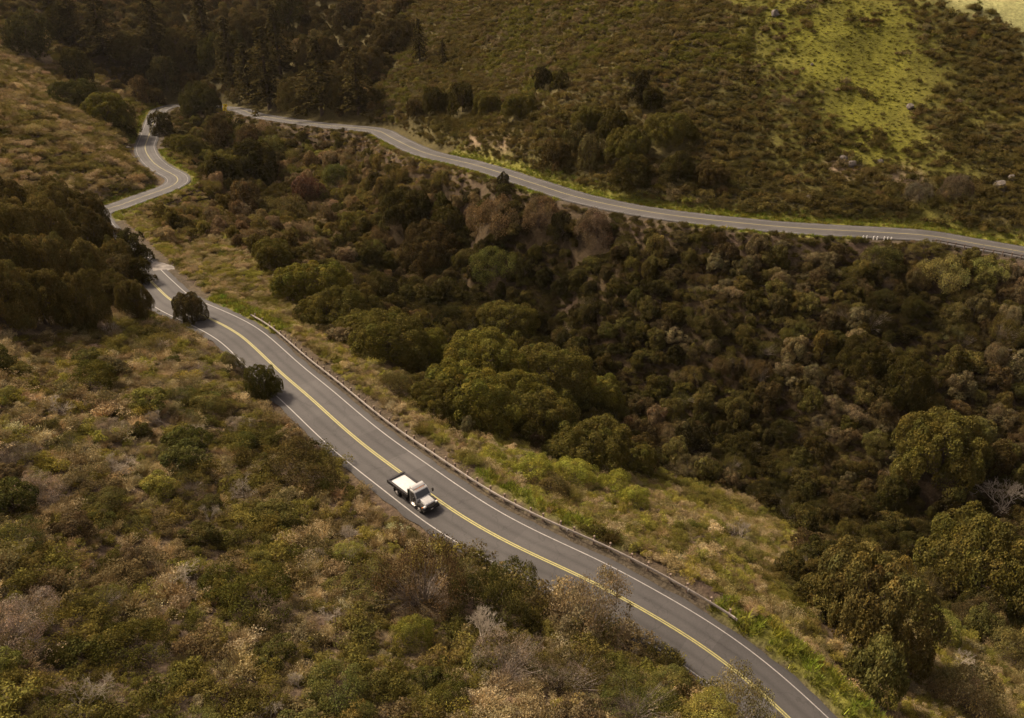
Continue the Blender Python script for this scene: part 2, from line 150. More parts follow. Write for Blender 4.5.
 ('oak', 40.82, 210.19, 14.06, 9.08, (0.107, 0.092, 0.023), 'wide olive tree at the right of the hillside clump', 'tree', None, 'oak_tree'),
 ('round', 18.03, 218.71, 9.44, 7.87, (0.089, 0.076, 0.027), 'tan-green bush tree at the lower left of the hillside clump', 'tree', None, 'round_tree'),
 ('round', 20.62, 209.73, 9.14, 7.61, (0.105, 0.087, 0.032), 'light olive bush tree at the bottom of the hillside clump', 'tree', None, 'round_tree'),
 ('round', 11.39, 214.36, 9.37, 7.81, (0.076, 0.056, 0.02), 'brown-green tree at the lower left corner of the clump by the road', 'tree', None, 'round_tree'),
 ('oak', 30.41, 197.13, 13.02, 8.41, (0.055, 0.046, 0.013), 'dark tree at the foot of the hillside clump near the road', 'tree', None, 'oak_tree'),
 ('oak', 41.34, 196.69, 10.79, 6.97, (0.055, 0.046, 0.013), 'dark tree at the right foot of the hillside clump', 'tree', None, 'oak_tree'),
 ('oak', 48.53, 192.25, 9.41, 6.08, (0.076, 0.056, 0.02), 'brownish tree at the far right end of the hillside clump', 'tree', None, 'oak_tree'),
 ('airy', 21.45, 226.15, 5.88, 3.8, (0.139, 0.135, 0.038), 'small bright bush inside the hillside clump', 'bush', None, 'feathery_bush'),
 ('airy', 95.67, 182.21, 6.75, 4.36, (0.126, 0.104, 0.065), 'greyish shrub beside the rock ledge under the meadow', 'bush', None, 'feathery_bush'),
 ('airy', 104.42, 182.46, 8.09, 5.22, (0.095, 0.073, 0.043), 'large grey-brown shrub right of the rock ledge', 'bush', None, 'feathery_bush'),
 ('oak', -25.77, 277.99, 13.02, 8.41, (0.055, 0.046, 0.013), 'dark tree on the hillside above the far road bend, left one', 'tree', None, 'oak_tree'),
 ('round', -16.41, 268.68, 10.08, 8.4, (0.055, 0.046, 0.013), 'dark tree on the hillside above the far road bend, right one', 'tree', None, 'round_tree'),
 ('round', -32.91, 279.7, 7.9, 6.58, (0.076, 0.056, 0.02), 'brownish tree at the foot of the hillside above the far road bend', 'tree', None, 'round_tree'),
 ('oak', -7.64, 260.71, 11.0, 7.11, (0.107, 0.092, 0.023), 'olive tree beside the dark pair above the far road bend', 'tree', None, 'oak_tree'),
 ('conifer', -102.23, 346.52, 22.3, 33.42, (0.053, 0.043, 0.015), 'dark conifer above the hairpin, leftmost of the tall front rank', 'tree', None, 'conifer_tree'),
 ('oak', -86.47, 331.35, 18.61, 12.02, (0.1, 0.08, 0.027), 'dark leafy tree in the front rank right of the hairpin', 'tree', None, 'oak_tree'),
 ('conifer', -73.79, 318.31, 21.01, 29.34, (0.053, 0.043, 0.015), 'broad dark conifer in the middle of the front rank', 'tree', None, 'conifer_tree'),
 ('oak', -64.66, 316.36, 17.73, 11.45, (0.1, 0.08, 0.027), 'dark leafy tree at the right of the front rank, above the far road', 'tree', None, 'oak_tree'),
 ('conifer', -57.17, 305.73, 17.03, 24.55, (0.069, 0.055, 0.019), 'short dark conifer closing the front rank at right', 'tree', None, 'conifer_tree'),
 ('conifer', -115.59, 362.98, 19.06, 26.36, (0.053, 0.043, 0.015), 'smaller conifer left of the front rank behind the rounded tree', 'tree', None, 'conifer_tree'),
 ('oak', -56.59, 337.58, 18.63, 12.03, (0.079, 0.061, 0.023), "leafy tree on the skyline side at the wood's right edge", 'tree', None, 'oak_tree'),
 ('conifer', -104.36, 377.29, 20.6, 31.22, (0.053, 0.043, 0.015), 'conifer standing behind the leftmost tall front one', 'tree', None, 'conifer_tree'),
 ('oak', -86.01, 377.04, 20.64, 13.33, (0.079, 0.061, 0.023), 'leafy tree behind the middle of the front rank', 'tree', None, 'oak_tree'),
 ('conifer', -129.83, 386.17, 19.51, 30.34, (0.053, 0.043, 0.015), 'conifer behind the rounded tree in the crook of the hairpin', 'tree', None, 'conifer_tree'),
 ('conifer', -195.14, 405.44, 23.06, 31.25, (0.053, 0.043, 0.015), 'dark conifer at the top left, left one of the group', 'tree', None, 'conifer_tree'),
 ('oak', -185.8, 410.28, 22.41, 14.47, (0.1, 0.08, 0.027), 'dark leafy tree at the top left, second of the group', 'tree', None, 'oak_tree'),
 ('conifer', -173.3, 412.93, 21.15, 30.91, (0.053, 0.043, 0.015), 'dark conifer at the top left, third of the group', 'tree', None, 'conifer_tree'),
 ('oak', -162.16, 415.77, 22.71, 14.66, (0.1, 0.08, 0.027), 'dark leafy tree at the top left, fourth of the group', 'tree', None, 'oak_tree'),
 ('conifer', -210.79, 411.34, 18.56, 25.84, (0.069, 0.055, 0.019), 'small conifer at the far left of the top group', 'tree', None, 'conifer_tree'),
 ('conifer', -150.0, 416.66, 21.31, 31.16, (0.053, 0.043, 0.015), 'conifer at the top between both conifer groups', 'tree', None, 'conifer_tree'),
 ('oak', -130.07, 424.6, 22.96, 14.83, (0.079, 0.061, 0.023), 'leafy tree at the top edge above the front rank', 'tree', None, 'oak_tree'),
 ('conifer', -26.06, 317.53, 6.34, 9.41, (0.053, 0.043, 0.015), 'tiny conifer on the open hillside', 'tree', None, 'conifer_tree'),
 ('oak', -49.68, 357.1, 19.4, 12.53, (0.079, 0.061, 0.023), 'leafy tree at the top edge beside the open hillside', 'tree', None, 'oak_tree'),
 ('conifer', -221.34, 415.56, 17.43, 17.54, (0.053, 0.043, 0.015), 'tiny conifer in the top left corner', 'tree', None, 'conifer_tree'),
 ('conifer', -36.2, 331.74, 9.44, 15.83, (0.053, 0.043, 0.015), "slim conifer at the wood's edge on the hillside", 'tree', None, 'conifer_tree'),
 ('round', -162.0, 390.34, 16.27, 13.56, (0.058, 0.051, 0.02), 'brown-olive tree in the dark wood left of the hairpin', 'tree', None, 'round_tree'),
 ('round', -143.29, 406.25, 18.59, 15.45, (0.068, 0.063, 0.018), 'lighter olive tree in the wood behind the rounded hairpin tree', 'tree', None, 'round_tree'),
 ('round', -134.19, 414.31, 11.28, 9.4, (0.074, 0.067, 0.02), 'pale olive tree high in the wood right of the lighter one', 'tree', None, 'round_tree'),
 ('round', -163.41, 423.82, 14.39, 11.99, (0.076, 0.056, 0.02), 'dim brown tree high in the wood', 'tree', None, 'round_tree'),
 ('round', -174.87, 398.37, 13.72, 11.43, (0.053, 0.045, 0.022), 'grey-brown tree at the left of the dark wood', 'tree', None, 'round_tree'),
 ('round', -109.29, 424.28, 19.94, 16.02, (0.063, 0.056, 0.018), 'olive tree at the top edge in the dark wood', 'tree', None, 'round_tree'),
 ('round', -75.36, 402.34, 18.87, 13.3, (0.063, 0.051, 0.023), 'brownish tree at the top edge above the conifers', 'tree', None, 'round_tree'),
 ('round', -215.5, 411.43, 17.59, 14.65, (0.055, 0.046, 0.013), 'dark round tree at the top left above the ridge', 'tree', None, 'round_tree'),
 ('round', -163.28, 380.15, 7.99, 6.66, (0.076, 0.056, 0.02), 'brown bush at the end of the hidden road bend', 'tree', None, 'round_tree'),
]
BARE = [
 (-38.8, 64.4, 3.01, 2.86, (0.417, 0.36, 0.282), 'pale bare branching shrub on the near slope left of the bend', None, 'bare_shrub'),
 (-39.01, 49.18, 2.54, 2.41, (0.448, 0.386, 0.302), 'bare pale shrub at the left edge of the near slope', None, 'bare_shrub'),
 (-26.24, 47.7, 2.82, 2.68, (0.491, 0.424, 0.332), 'bare twiggy shrub in the middle of the lower near slope', None, 'bare_shrub'),
 (-24.92, 31.28, 2.79, 2.65, (0.357, 0.308, 0.241), 'large bare pale shrub in the bottom left corner', None, 'bare_shrub'),
 (-25.23, 33.52, 1.86, 1.77, (0.43, 0.371, 0.29), 'bare pale shrub above the bottom left one', None, 'bare_shrub'),
 (-2.44, 46.18, 4.16, 3.96, (0.439, 0.379, 0.296), 'pale pinkish bare shrub at the foot of the dark green tall bush', None, 'bare_shrub'),
 (-27.44, 65.43, 3.28, 3.12, (0.359, 0.309, 0.242), 'tangled pale bare shrub on the near slope above the middle', None, 'bare_shrub'),
 (-28.58, 59.36, 2.27, 2.16, (0.3, 0.259, 0.203), 'small bare shrub beside the tangled one', None, 'bare_shrub'),
 (-48.8, 73.2, 2.94, 2.79, (0.495, 0.427, 0.334), 'pale arching bare shrub under the left grove', None, 'bare_shrub'),
 (-39.65, 76.76, 3.1, 2.95, (0.36, 0.31, 0.243), 'pale bare shrub below the grassy bank', None, 'bare_shrub'),
 (-36.4, 75.15, 2.71, 2.58, (0.363, 0.313, 0.245), 'small pale bare shrub right of its twin below the grassy bank', None, 'bare_shrub'),
 (9.63, 50.07, 3.14, 2.98, (0.478, 0.413, 0.323), 'bare brown shrub at the bottom beside the left white line', None, 'bare_shrub'),
 (-15.34, 33.82, 2.03, 1.93, (0.417, 0.36, 0.281), 'bare shrub at the bottom edge left of centre', None, 'bare_shrub'),
 (-14.45, 37.31, 1.63, 1.55, (0.394, 0.34, 0.266), 'greyish bare shrub at the lower left of the bright green bush', None, 'bare_shrub'),
 (84.88, 109.91, 8.34, 7.93, (0.455, 0.392, 0.307), 'bare spreading tree at the right edge above the large oak', None, 'bare_shrub'),
 (32.15, 87.11, 4.28, 4.07, (0.306, 0.264, 0.207), 'pale bare bush on the grassy slope right of the guardrail', None, 'bare_shrub'),
 (54.59, 67.97, 3.51, 3.33, (0.441, 0.381, 0.298), 'pale bare bush in the lower right corner', None, 'bare_shrub'),
 (-15.75, 59.83, 2.64, 2.51, (0.375, 0.323, 0.253), 'pale bare shrub on the near slope left of the truck', None, 'bare_shrub'),
 (-8.25, 61.21, 2.41, 2.29, (0.318, 0.274, 0.215), 'bare shrub at the top of the bank by the left line', None, 'bare_shrub'),
 (-59.71, 106.06, 3.09, 2.93, (0.432, 0.373, 0.292), 'bare shrub at the foot of the left grove', None, 'bare_shrub'),
 (-14.65, 46.71, 1.93, 1.83, (0.486, 0.419, 0.328), 'greyish bare shrub in the lower middle of the near slope', None, 'bare_shrub'),
 (-33.86, 40.58, 1.87, 1.78, (0.341, 0.294, 0.23), 'bare shrub low at the left edge', None, 'bare_shrub'),
 (3.67, 41.85, 2.2, 2.09, (0.426, 0.367, 0.288), 'bare brown shrub at the bottom right of centre', None, 'bare_shrub'),
 (-23.93, 38.33, 1.52, 1.45, (0.36, 0.31, 0.243), 'dull bare shrub right of the dark olive spreading bush', None, 'bare_shrub'),
]
SHRUBS = [
]
I_SPUR, I_HAIRPIN, LANE, PAVE, TURNOUT_Z = 144, 292, 3.4, 4.35, -.0
BANK = [(30, 50, 2.0, 3.2, 4.6), (71, 104, 1.0, 1.7, 5.2), (51, 65, 1.2, 2.0, 5.0)]
SUN_ELEV, SUN_AZ, SUN_STRENGTH, SUN_ANGLE, SUN_COLOUR = math.radians(46), math.radians(-58), 2.7, 10, (1.0, 0.82, 0.6)
SKY_STRENGTH, CLOUD_TINT, EXPOSURE, N_SHRUBS, N_THICKET = 0.1, (1.0, 0.78, 0.63), 1.2, 300, 300
HAZE = 2.5e-05
# ---- terrain -------------------------------------------------------------
def smooth_line(P, step):
    P = np.asarray(P, float)
    out = []
    Q = np.vstack([2*P[0]-P[1], P, 2*P[-1]-P[-2]])
    for i in range(1, len(Q)-2):
        p0, p1, p2, p3 = Q[i-1:i+3]
        t = np.linspace(0, 1, 12, endpoint=False)[:, None]
        # centripetal-ish: plain Catmull-Rom, then filtered below
        out.append(.5*((2*p1)+(-p0+p2)*t+(2*p0-5*p1+4*p2-p3)*t**2+(-p0+3*p1-3*p2+p3)*t**3))
    out.append(P[-1:])
    L = np.vstack(out)
    s = np.r_[0, np.cumsum(np.linalg.norm(np.diff(L[:, :2], axis=0), axis=1))]
    n = int(s[-1]/step)+1
    q = np.linspace(0, s[-1], n)
    L = np.stack([np.interp(q, s, L[:, k]) for k in range(L.shape[1])], -1)
    k = np.hanning(11)[1:-1]; k /= k.sum(); h = len(k)//2
    pad = np.vstack([np.repeat(L[:1], h, 0), L, np.repeat(L[-1:], h, 0)])
    S = np.stack([np.convolve(pad[:, c], k, 'valid') for c in range(L.shape[1])], -1)
    S[:h] = L[:h]; S[-h:] = L[-h:]
    return S

def hash2(ix, iy, seed):
    h = (ix.astype(np.int64)*374761393+iy.astype(np.int64)*668265263+seed*974634777) & 0xFFFFFFFF
    h = ((h ^ (h >> 13))*1274126177) & 0xFFFFFFFF
    h = h ^ (h >> 16)
    return (h & 0xFFFF)/65535.0

def vnoise(x, y, seed=0):
    x = np.asarray(x, float); y = np.asarray(y, float)
    ix = np.floor(x); iy = np.floor(y); fx = x-ix; fy = y-iy
    fx = fx*fx*(3-2*fx); fy = fy*fy*(3-2*fy)
    a = hash2(ix, iy, seed); b = hash2(ix+1, iy, seed); c = hash2(ix, iy+1, seed); d = hash2(ix+1, iy+1, seed)
    return (a*(1-fx)+b*fx)*(1-fy)+(c*(1-fx)+d*fx)*fy-.5

def fbm(x, y, seed=0, octaves=3):
    t = 0; a = 1.
    for o in range(octaves):
        t = t+a*vnoise(x*2**o+17*o, y*2**o-9*o, seed+o); a *= .5
    return t

ROADL = smooth_line(ROAD, 1.5)
_tan = np.gradient(ROADL[:, :2], axis=0); _tan /= np.linalg.norm(_tan, axis=1)[:, None]
ROADN = np.stack([_tan[:, 1], -_tan[:, 0]], -1)          # right hand (downhill) side

def road_dist(x, y):
    """distance to the road's centreline, signed side (+ right), index"""
    x = np.asarray(x, float).ravel(); y = np.asarray(y, float).ravel()
    D = np.empty(len(x)); I = np.empty(len(x), int)
    for a in range(0, len(x), 20000):
        dx = x[a:a+20000, None]-ROADL[None, :, 0]; dy = y[a:a+20000, None]-ROADL[None, :, 1]
        q = dx*dx+dy*dy; i = q.argmin(1); I[a:a+20000] = i; D[a:a+20000] = np.sqrt(q[np.arange(len(i)), i])
    side = np.sign((x-ROADL[I, 0])*ROADN[I, 0]+(y-ROADL[I, 1])*ROADN[I, 1])
    return D, side, I

_C = [tuple(p) for p in CONTROL]
for i in range(0, len(ROADL), 8):
    x, y, z = ROADL[i]
    _C.append((x, y, z))
_C = np.array(_C)
def _phi(r2):
    return .5*r2*np.log(r2+1e-12)
def _fit():
    X = _C[:, :2]/100.; n = len(X)
    K = _phi(((X[:, None]-X[None])**2).sum(-1))+np.eye(n)*2e-4
    Pm = np.c_[np.ones(n), X]
    A = np.block([[K, Pm], [Pm.T, np.zeros((3, 3))]])
    return np.linalg.solve(A, np.r_[_C[:, 2], 0, 0, 0])
_W = _fit()
BX0, BX1, BY0, BY1 = -330., 250., -60., 520.
def base_height(x, y):
    x = np.asarray(x, float); y = np.asarray(y, float); sh = x.shape
    x = x.ravel(); y = y.ravel()
    cx = np.clip(x, BX0, BX1); cy = np.clip(y, BY0, BY1)
    out = np.empty(len(x)); Xc = _C[:, :2]/100.; n = len(_C)
    for a in range(0, len(x), 20000):
        u = cx[a:a+20000]/100.; v = cy[a:a+20000]/100.
        r2 = (u[:, None]-Xc[None, :, 0])**2+(v[:, None]-Xc[None, :, 1])**2
        out[a:a+20000] = _phi(r2)@_W[:n]+_W[n]+_W[n+1]*u+_W[n+2]*v
    far = np.hypot(x-cx, y-cy)
    out = out+np.minimum(far, 900)*.10*np.where(y > 300, 1, -.2)+np.minimum(far/200., 1)*60*fbm(x/400., y/400., 5)
    return out.reshape(sh)

def height(x, y):
    x = np.asarray(x, float); y = np.asarray(y, float); sh = x.shape
    h = base_height(x, y).ravel()
    d, side, i = road_dist(x, y)
    xr, yr = x.ravel(), y.ravel()
    relief = 2.2*fbm(xr/34., yr/34., 11)+.8*fbm(xr/9., yr/9., 12, 2)
    h = h+relief*np.clip((d-6)/14., 0, 1)
    zr = ROADL[i, 2]
    flat = np.where(side > 0, 6.2, 5.6)
    # cut bank on the uphill side, verge then fall on the downhill side
    t = np.clip((d-flat)/np.where(side > 0, 7., 5.), 0, 1); t = t*t*(3-2*t)
    z = (zr-.06-.2*np.clip((4.6-d)/.8, 0, 1))*(1-t)+h*t
    return z.reshape(sh)
# ---- scene, helpers --------------------------------------------------------
sc = bpy.context.scene
COL = sc.collection
rng = np.random.default_rng(7)
random.seed(7)

def link(name, mesh, mat=None, parent=None):
    o = bpy.data.objects.new(name, mesh)
    COL.objects.link(o)
    if mat is not None and mesh is not None and len(mesh.materials) == 0:
        mesh.materials.append(mat)
    if parent is not None:
        o.parent = parent
    return o

def tag(o, label=None, cat=None, group=None, kind=None):
    if label: o['label'] = label
    if cat: o['category'] = cat
    if group: o['group'] = group
    if kind: o['kind'] = kind
    return o

def empty(name, loc, rz=0.):
    o = bpy.data.objects.new(name, None)
    o.empty_display_size = .3
    COL.objects.link(o)
    o.location = loc
    o.rotation_euler = (0, 0, rz)
    return o

def mesh_np(name, V, F, smooth=False, attrs=None, uv=None):
    """V (n,3), F (m,k) with one k, or a list of such arrays"""
    me = bpy.data.meshes.new(name)
    Fs = F if isinstance(F, list) else [F]
    Fs = [np.asarray(f, np.int32) for f in Fs if len(f)]
    me.vertices.add(len(V))
    me.vertices.foreach_set('co', np.ascontiguousarray(V, np.float32).ravel())
    nf = sum(len(f) for f in Fs)
    if nf:
        tot = sum(f.size for f in Fs)
        me.loops.add(tot)
        me.loops.foreach_set('vertex_index', np.concatenate([f.ravel() for f in Fs]))
        me.polygons.add(nf)
        sizes = np.concatenate([np.full(len(f), f.shape[1], np.int32) for f in Fs])
        st = np.r_[0, np.cumsum(sizes)[:-1]].astype(np.int32)
        me.polygons.foreach_set('loop_start', st)
        me.polygons.foreach_set('loop_total', sizes)
    if smooth and nf:
        me.polygons.foreach_set('use_smooth', np.ones(nf, bool))
    for k, (typ, a) in (attrs or {}).items():
        at = me.attributes.new(k, typ, 'POINT')
        key = {'FLOAT': 'value', 'FLOAT_COLOR': 'color', 'FLOAT_VECTOR': 'vector', 'INT': 'value'}[typ]
        at.data.foreach_set(key, np.ascontiguousarray(a, np.int32 if typ == 'INT' else np.float32).ravel())
    me.update(calc_edges=True)
    if nf: me.validate()
    return me

# ---- materials ---------------------------------------------------------------
def new_mat(name):
    m = bpy.data.materials.new(name)
    m.use_nodes = True
    nt = m.node_tree
    nt.nodes.clear()
    out = nt.nodes.new('ShaderNodeOutputMaterial')
    return m, nt, out

def N(nt, typ, **kw):
    n = nt.nodes.new(typ)
    for k, v in kw.items():
        if k.startswith('i_'):
            n.inputs[k[2:].replace('_', ' ')].default_value = v
        else:
            setattr(n, k, v)
    return n

def simple_mat(name, col, rough=.6, metal=0., noise=.15, scale=6., spec=.4, coat=0.):
    m, nt, out = new_mat(name)
    b = N(nt, 'ShaderNodeBsdfPrincipled')
    b.inputs['Roughness'].default_value = rough
    b.inputs['Metallic'].default_value = metal
    b.inputs['Specular IOR Level'].default_value = spec
    b.inputs['Coat Weight'].default_value = coat
    tc = N(nt, 'ShaderNodeTexCoord')
    nz = N(nt, 'ShaderNodeTexNoise'); nz.inputs['Scale'].default_value = scale; nz.inputs['Detail'].default_value = 4
    nt.links.new(tc.outputs['Object'], nz.inputs['Vector'])
    mr = N(nt, 'ShaderNodeMapRange')
    mr.inputs['From Min'].default_value = .3; mr.inputs['From Max'].default_value = .7
    mr.inputs['To Min'].default_value = 1-noise; mr.inputs['To Max'].default_value = 1+noise
    nt.links.new(nz.outputs['Fac'], mr.inputs['Value'])
    vm = N(nt, 'ShaderNodeVectorMath', operation='SCALE')
    vm.inputs[0].default_value = col
    nt.links.new(mr.outputs[0], vm.inputs['Scale'])
    nt.links.new(vm.outputs[0], b.inputs['Base Color'])
    nt.links.new(b.outputs[0], out.inputs[0])
    return m

def foliage_mat(name, transl=.3, rough=.6):
    """colour = the plant's own tint times a per-leaf variation"""
    m, nt, out = new_mat(name)
    a = N(nt, 'ShaderNodeAttribute', attribute_type='INSTANCER', attribute_name='tint')
    l = N(nt, 'ShaderNodeAttribute', attribute_type='GEOMETRY', attribute_name='leaf')
    mul = N(nt, 'ShaderNodeVectorMath', operation='MULTIPLY')
    nt.links.new(a.outputs['Color'], mul.inputs[0]); nt.links.new(l.outputs['Color'], mul.inputs[1])
    d = N(nt, 'ShaderNodeBsdfDiffuse'); t = N(nt, 'ShaderNodeBsdfTranslucent')
    nt.links.new(mul.outputs[0], d.inputs['Color']); nt.links.new(mul.outputs[0], t.inputs['Color'])
    mx = N(nt, 'ShaderNodeMixShader'); mx.inputs[0].default_value = transl
    nt.links.new(d.outputs[0], mx.inputs[1]); nt.links.new(t.outputs[0], mx.inputs[2])
    nt.links.new(mx.outputs[0], out.inputs[0])
    return m

M_LEAF = foliage_mat('leaves')
M_TWIG = foliage_mat('dry_twigs', .05)
M_BARK = simple_mat('bark', (.085, .06, .045), .9, noise=.35, scale=3)
M_PALEBARK = simple_mat('grey_bark', (.30, .25, .21), .9, noise=.25, scale=3)

# ---- ground -----------------------------------------------------------------
def in_poly(x, y, poly):
    poly = np.asarray(poly); r = np.zeros(x.shape, bool)
    j = len(poly)-1
    for i in range(len(poly)):
        xi, yi = poly[i]; xj, yj = poly[j]
        c = ((yi > y) != (yj > y)) & (x < (xj-xi)*(y-yi)/(yj-yi+1e-9)+xi)
        r ^= c
        j = i
    return r

def poly_soft(x, y, poly, soft=5., wob=9.):
    """0..1 mask with a ragged edge"""
    x = np.asarray(x, float).ravel(); y = np.asarray(y, float).ravel()
    poly = np.asarray(poly, float)
    a = poly; b = np.roll(poly, -1, 0)
    d = np.full(len(x), 1e9)
    for p, q in zip(a, b):
        e = q-p; t = np.clip(((x-p[0])*e[0]+(y-p[1])*e[1])/(e@e+1e-9), 0, 1)
        d = np.minimum(d, np.hypot(x-p[0]-t*e[0], y-p[1]-t*e[1]))
    s = np.where(in_poly(x, y, poly), d, -d)+wob*fbm(x/11., y/11., 31, 4)
    return np.clip(s/soft+.5, 0, 1)

def axis(a, b, step, lim):
    core = np.arange(a, b+1e-6, step)
    ext = []; s = step; p = b
    while p < lim:
        s *= 1.25; p += s; ext.append(p)
    lo = []; s = step; p = a
    while p > -lim:
        s *= 1.25; p -= s; lo.append(p)
    return np.r_[lo[::-1], core, ext]

gx = axis(-290, 225, 1.5, 3500); gy = axis(-40, 480, 1.5, 3500)
GX, GY = np.meshgrid(gx, gy)
GZ = height(GX, GY)
nx, ny = len(gx), len(gy)
idx = np.arange(nx*ny).reshape(ny, nx)
GF = np.stack([idx[:-1, :-1], idx[:-1, 1:], idx[1:, 1:], idx[1:, :-1]], -1).reshape(-1, 4)
gxr, gyr = GX.ravel(), GY.ravel()
gd, gs, gi = road_dist(gxr, gyr)
slope_x = np.gradient(GZ, axis=1)/np.gradient(GX, axis=1)
slope_y = np.gradient(GZ, axis=0)/np.gradient(GY, axis=0)
steep = np.hypot(slope_x, slope_y).ravel()

def verge(d, s, i):
    """green grass strips along the road (1 = grass)"""
    g = np.zeros(len(d))
    for i0, i1, side, lo, hi, soft in VERGES:
        t = np.clip((d-lo)/.7+.5, 0, 1)*np.clip((hi-d)/soft+.5, 0, 1)
        g = np.maximum(g, np.where((i >= i0) & (i <= i1) & (s == side), t, 0))
    return g

meadow = poly_soft(gxr, gyr, MEADOW, 26., 14.)
pale = poly_soft(gxr, gyr, SUNLIT_MEADOW, 10., 14.)  # sunlit crest: its sunlight is painted into the ground colour
patchy = poly_soft(gxr, gyr, PATCHY, 12., 14.)*np.clip(.35+1.6*fbm(gxr/9., gyr/9., 41, 3), 0, 1)
dirt_scars = np.zeros(len(gxr))
for cx, cy, r in SCARS:
    dirt_scars = np.maximum(dirt_scars, np.clip(1.4-np.hypot(gxr-cx, gyr-cy)/r+.8*fbm(gxr/4., gyr/4., 43, 3), 0, 1))
n1 = fbm(gxr/14., gyr/14., 51, 4)[:, None]; n2 = fbm(gxr/3.5, gyr/3.5, 52, 3)[:, None]
soil = np.array([.085, .062, .040])+np.array([.05, .036, .02])*n1+np.array([.02, .02, .004])*n2
nearb = (np.clip((150-gyr)/60., 0, 1))[:, None]
soil = soil*(1+.2*nearb)
hillm = ((gs < 0) & (gi >= I_HAIRPIN))[:, None]
soil = np.where(hillm, np.array([.075, .062, .025])*(1+.5*n1+.5*n2), soil)
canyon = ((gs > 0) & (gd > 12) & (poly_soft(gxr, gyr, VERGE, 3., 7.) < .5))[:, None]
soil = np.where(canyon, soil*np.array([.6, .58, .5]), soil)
grass = np.array([.17, .165, .034])*(1+.5*n2+.35*n1)
mead = np.array([.138, .132, .020])*(1+.6*n2+.4*n1)
painted_sun = np.array([.34, .33, .14])*(1+.25*n1+.2*n2)  # dry grass made paler to stand in for direct sun
gravel = np.array([.075, .062, .044])*(1+.2*n2)
g = soil
def over(g, c, m):
    return g*(1-m[:, None])+c*m[:, None]
mead2 = np.array([.115, .103, .024])*(1+.4*n2)
g = over(g, mead2, np.clip(patchy, 0, .8))
g = over(g, mead, meadow)
g = over(g, painted_sun, pale)
g = over(g, np.array([.26, .19, .12])*(1+.3*n2), dirt_scars)
shoulder = np.clip((6.4-gd)/.8, 0, 1)
g = over(g, gravel, shoulder*(gs > 0)*.9)
g = over(g, grass, verge(gd, gs, gi))
g = np.clip(g, .01, .8)
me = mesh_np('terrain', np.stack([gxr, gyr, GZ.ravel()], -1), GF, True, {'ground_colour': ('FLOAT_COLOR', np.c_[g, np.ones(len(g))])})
m, nt, out = new_mat('ground_soil_and_grass')
b = N(nt, 'ShaderNodeBsdfPrincipled'); b.inputs['Roughness'].default_value = .95; b.inputs['Specular IOR Level'].default_value = .1
at = N(nt, 'ShaderNodeAttribute', attribute_name='ground_colour')
tc = N(nt, 'ShaderNodeTexCoord')
nz = N(nt, 'ShaderNodeTexNoise'); nz.inputs['Scale'].default_value = 1.1; nz.inputs['Detail'].default_value = 8; nz.inputs['Roughness'].default_value = .75
nt.links.new(tc.outputs['Object'], nz.inputs['Vector'])
mr = N(nt, 'ShaderNodeMapRange'); mr.inputs['From Min'].default_value = .3; mr.inputs['From Max'].default_value = .7
mr.inputs['To Min'].default_value = .5; mr.inputs['To Max'].default_value = 1.45
nt.links.new(nz.outputs['Fac'], mr.inputs['Value'])
vm = N(nt, 'ShaderNodeVectorMath', operation='SCALE')
nt.links.new(at.outputs['Color'], vm.inputs[0]); nt.links.new(mr.outputs[0], vm.inputs['Scale'])
nt.links.new(vm.outputs[0], b.inputs['Base Color'])
nz2 = N(nt, 'ShaderNodeTexNoise'); nz2.inputs['Scale'].default_value = 2.5; nz2.inputs['Detail'].default_value = 6
nt.links.new(tc.outputs['Object'], nz2.inputs['Vector'])
bp = N(nt, 'ShaderNodeBump'); bp.inputs['Strength'].default_value = .8; bp.inputs['Distance'].default_value = .35
nt.links.new(nz2.outputs['Fac'], bp.inputs['Height']); nt.links.new(bp.outputs[0], b.inputs['Normal'])
nt.links.new(b.outputs[0], out.inputs[0])
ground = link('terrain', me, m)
tag(ground, kind='structure')

# ---- road -------------------------------------------------------------------
RL = smooth_line(ROADL, .75)
_t = np.gradient(RL[:, :2], axis=0); _t /= np.linalg.norm(_t, axis=1)[:, None]
RN = np.stack([_t[:, 1], -_t[:, 0]], -1)
I_ = np.interp(np.arange(len(RL)), [0, len(RL)-1], [0, len(ROADL)-1])
WF = 1-.12*np.clip((I_-I_SPUR+10)/12., 0, 1)*np.clip((I_HAIRPIN+60-I_)/30., 0, 1) -.10*np.clip((50-I_)/15., 0, 1)  # the far bends and the lower bend are narrower
RS = np.r_[0, np.cumsum(np.linalg.norm(np.diff(RL[:, :2], axis=0), axis=1))]

def ribbon(name, offs, dz, i0=0, i1=None, ragged=0., seed=0):
    P = RL[i0:i1]; n = RN[i0:i1]; s = RS[i0:i1]
    rows = []
    for k, (o, z) in enumerate(offs):
        w = o+(ragged*fbm(s/2.2, s*0+k*7.7, 60+seed+k, 3) if k in (0, len(offs)-1) else 0)
        rows.append(np.c_[P[:, 0]+n[:, 0]*w*WF[i0:i1], P[:, 1]+n[:, 1]*w*WF[i0:i1], P[:, 2]+dz+z])
    V = np.stack(rows, 1); L, K = V.shape[:2]
    across = np.tile([o for o, z in offs], L); along = np.repeat(s, K)
    ii = np.arange(L*K).reshape(L, K)
    F = np.stack([ii[:-1, :-1], ii[:-1, 1:], ii[1:, 1:], ii[1:, :-1]], -1).reshape(-1, 4)[:, ::-1]
    return mesh_np(name, V.reshape(-1, 3), F, True, {'lane': ('FLOAT_VECTOR', np.c_[across, along, 0*along])})

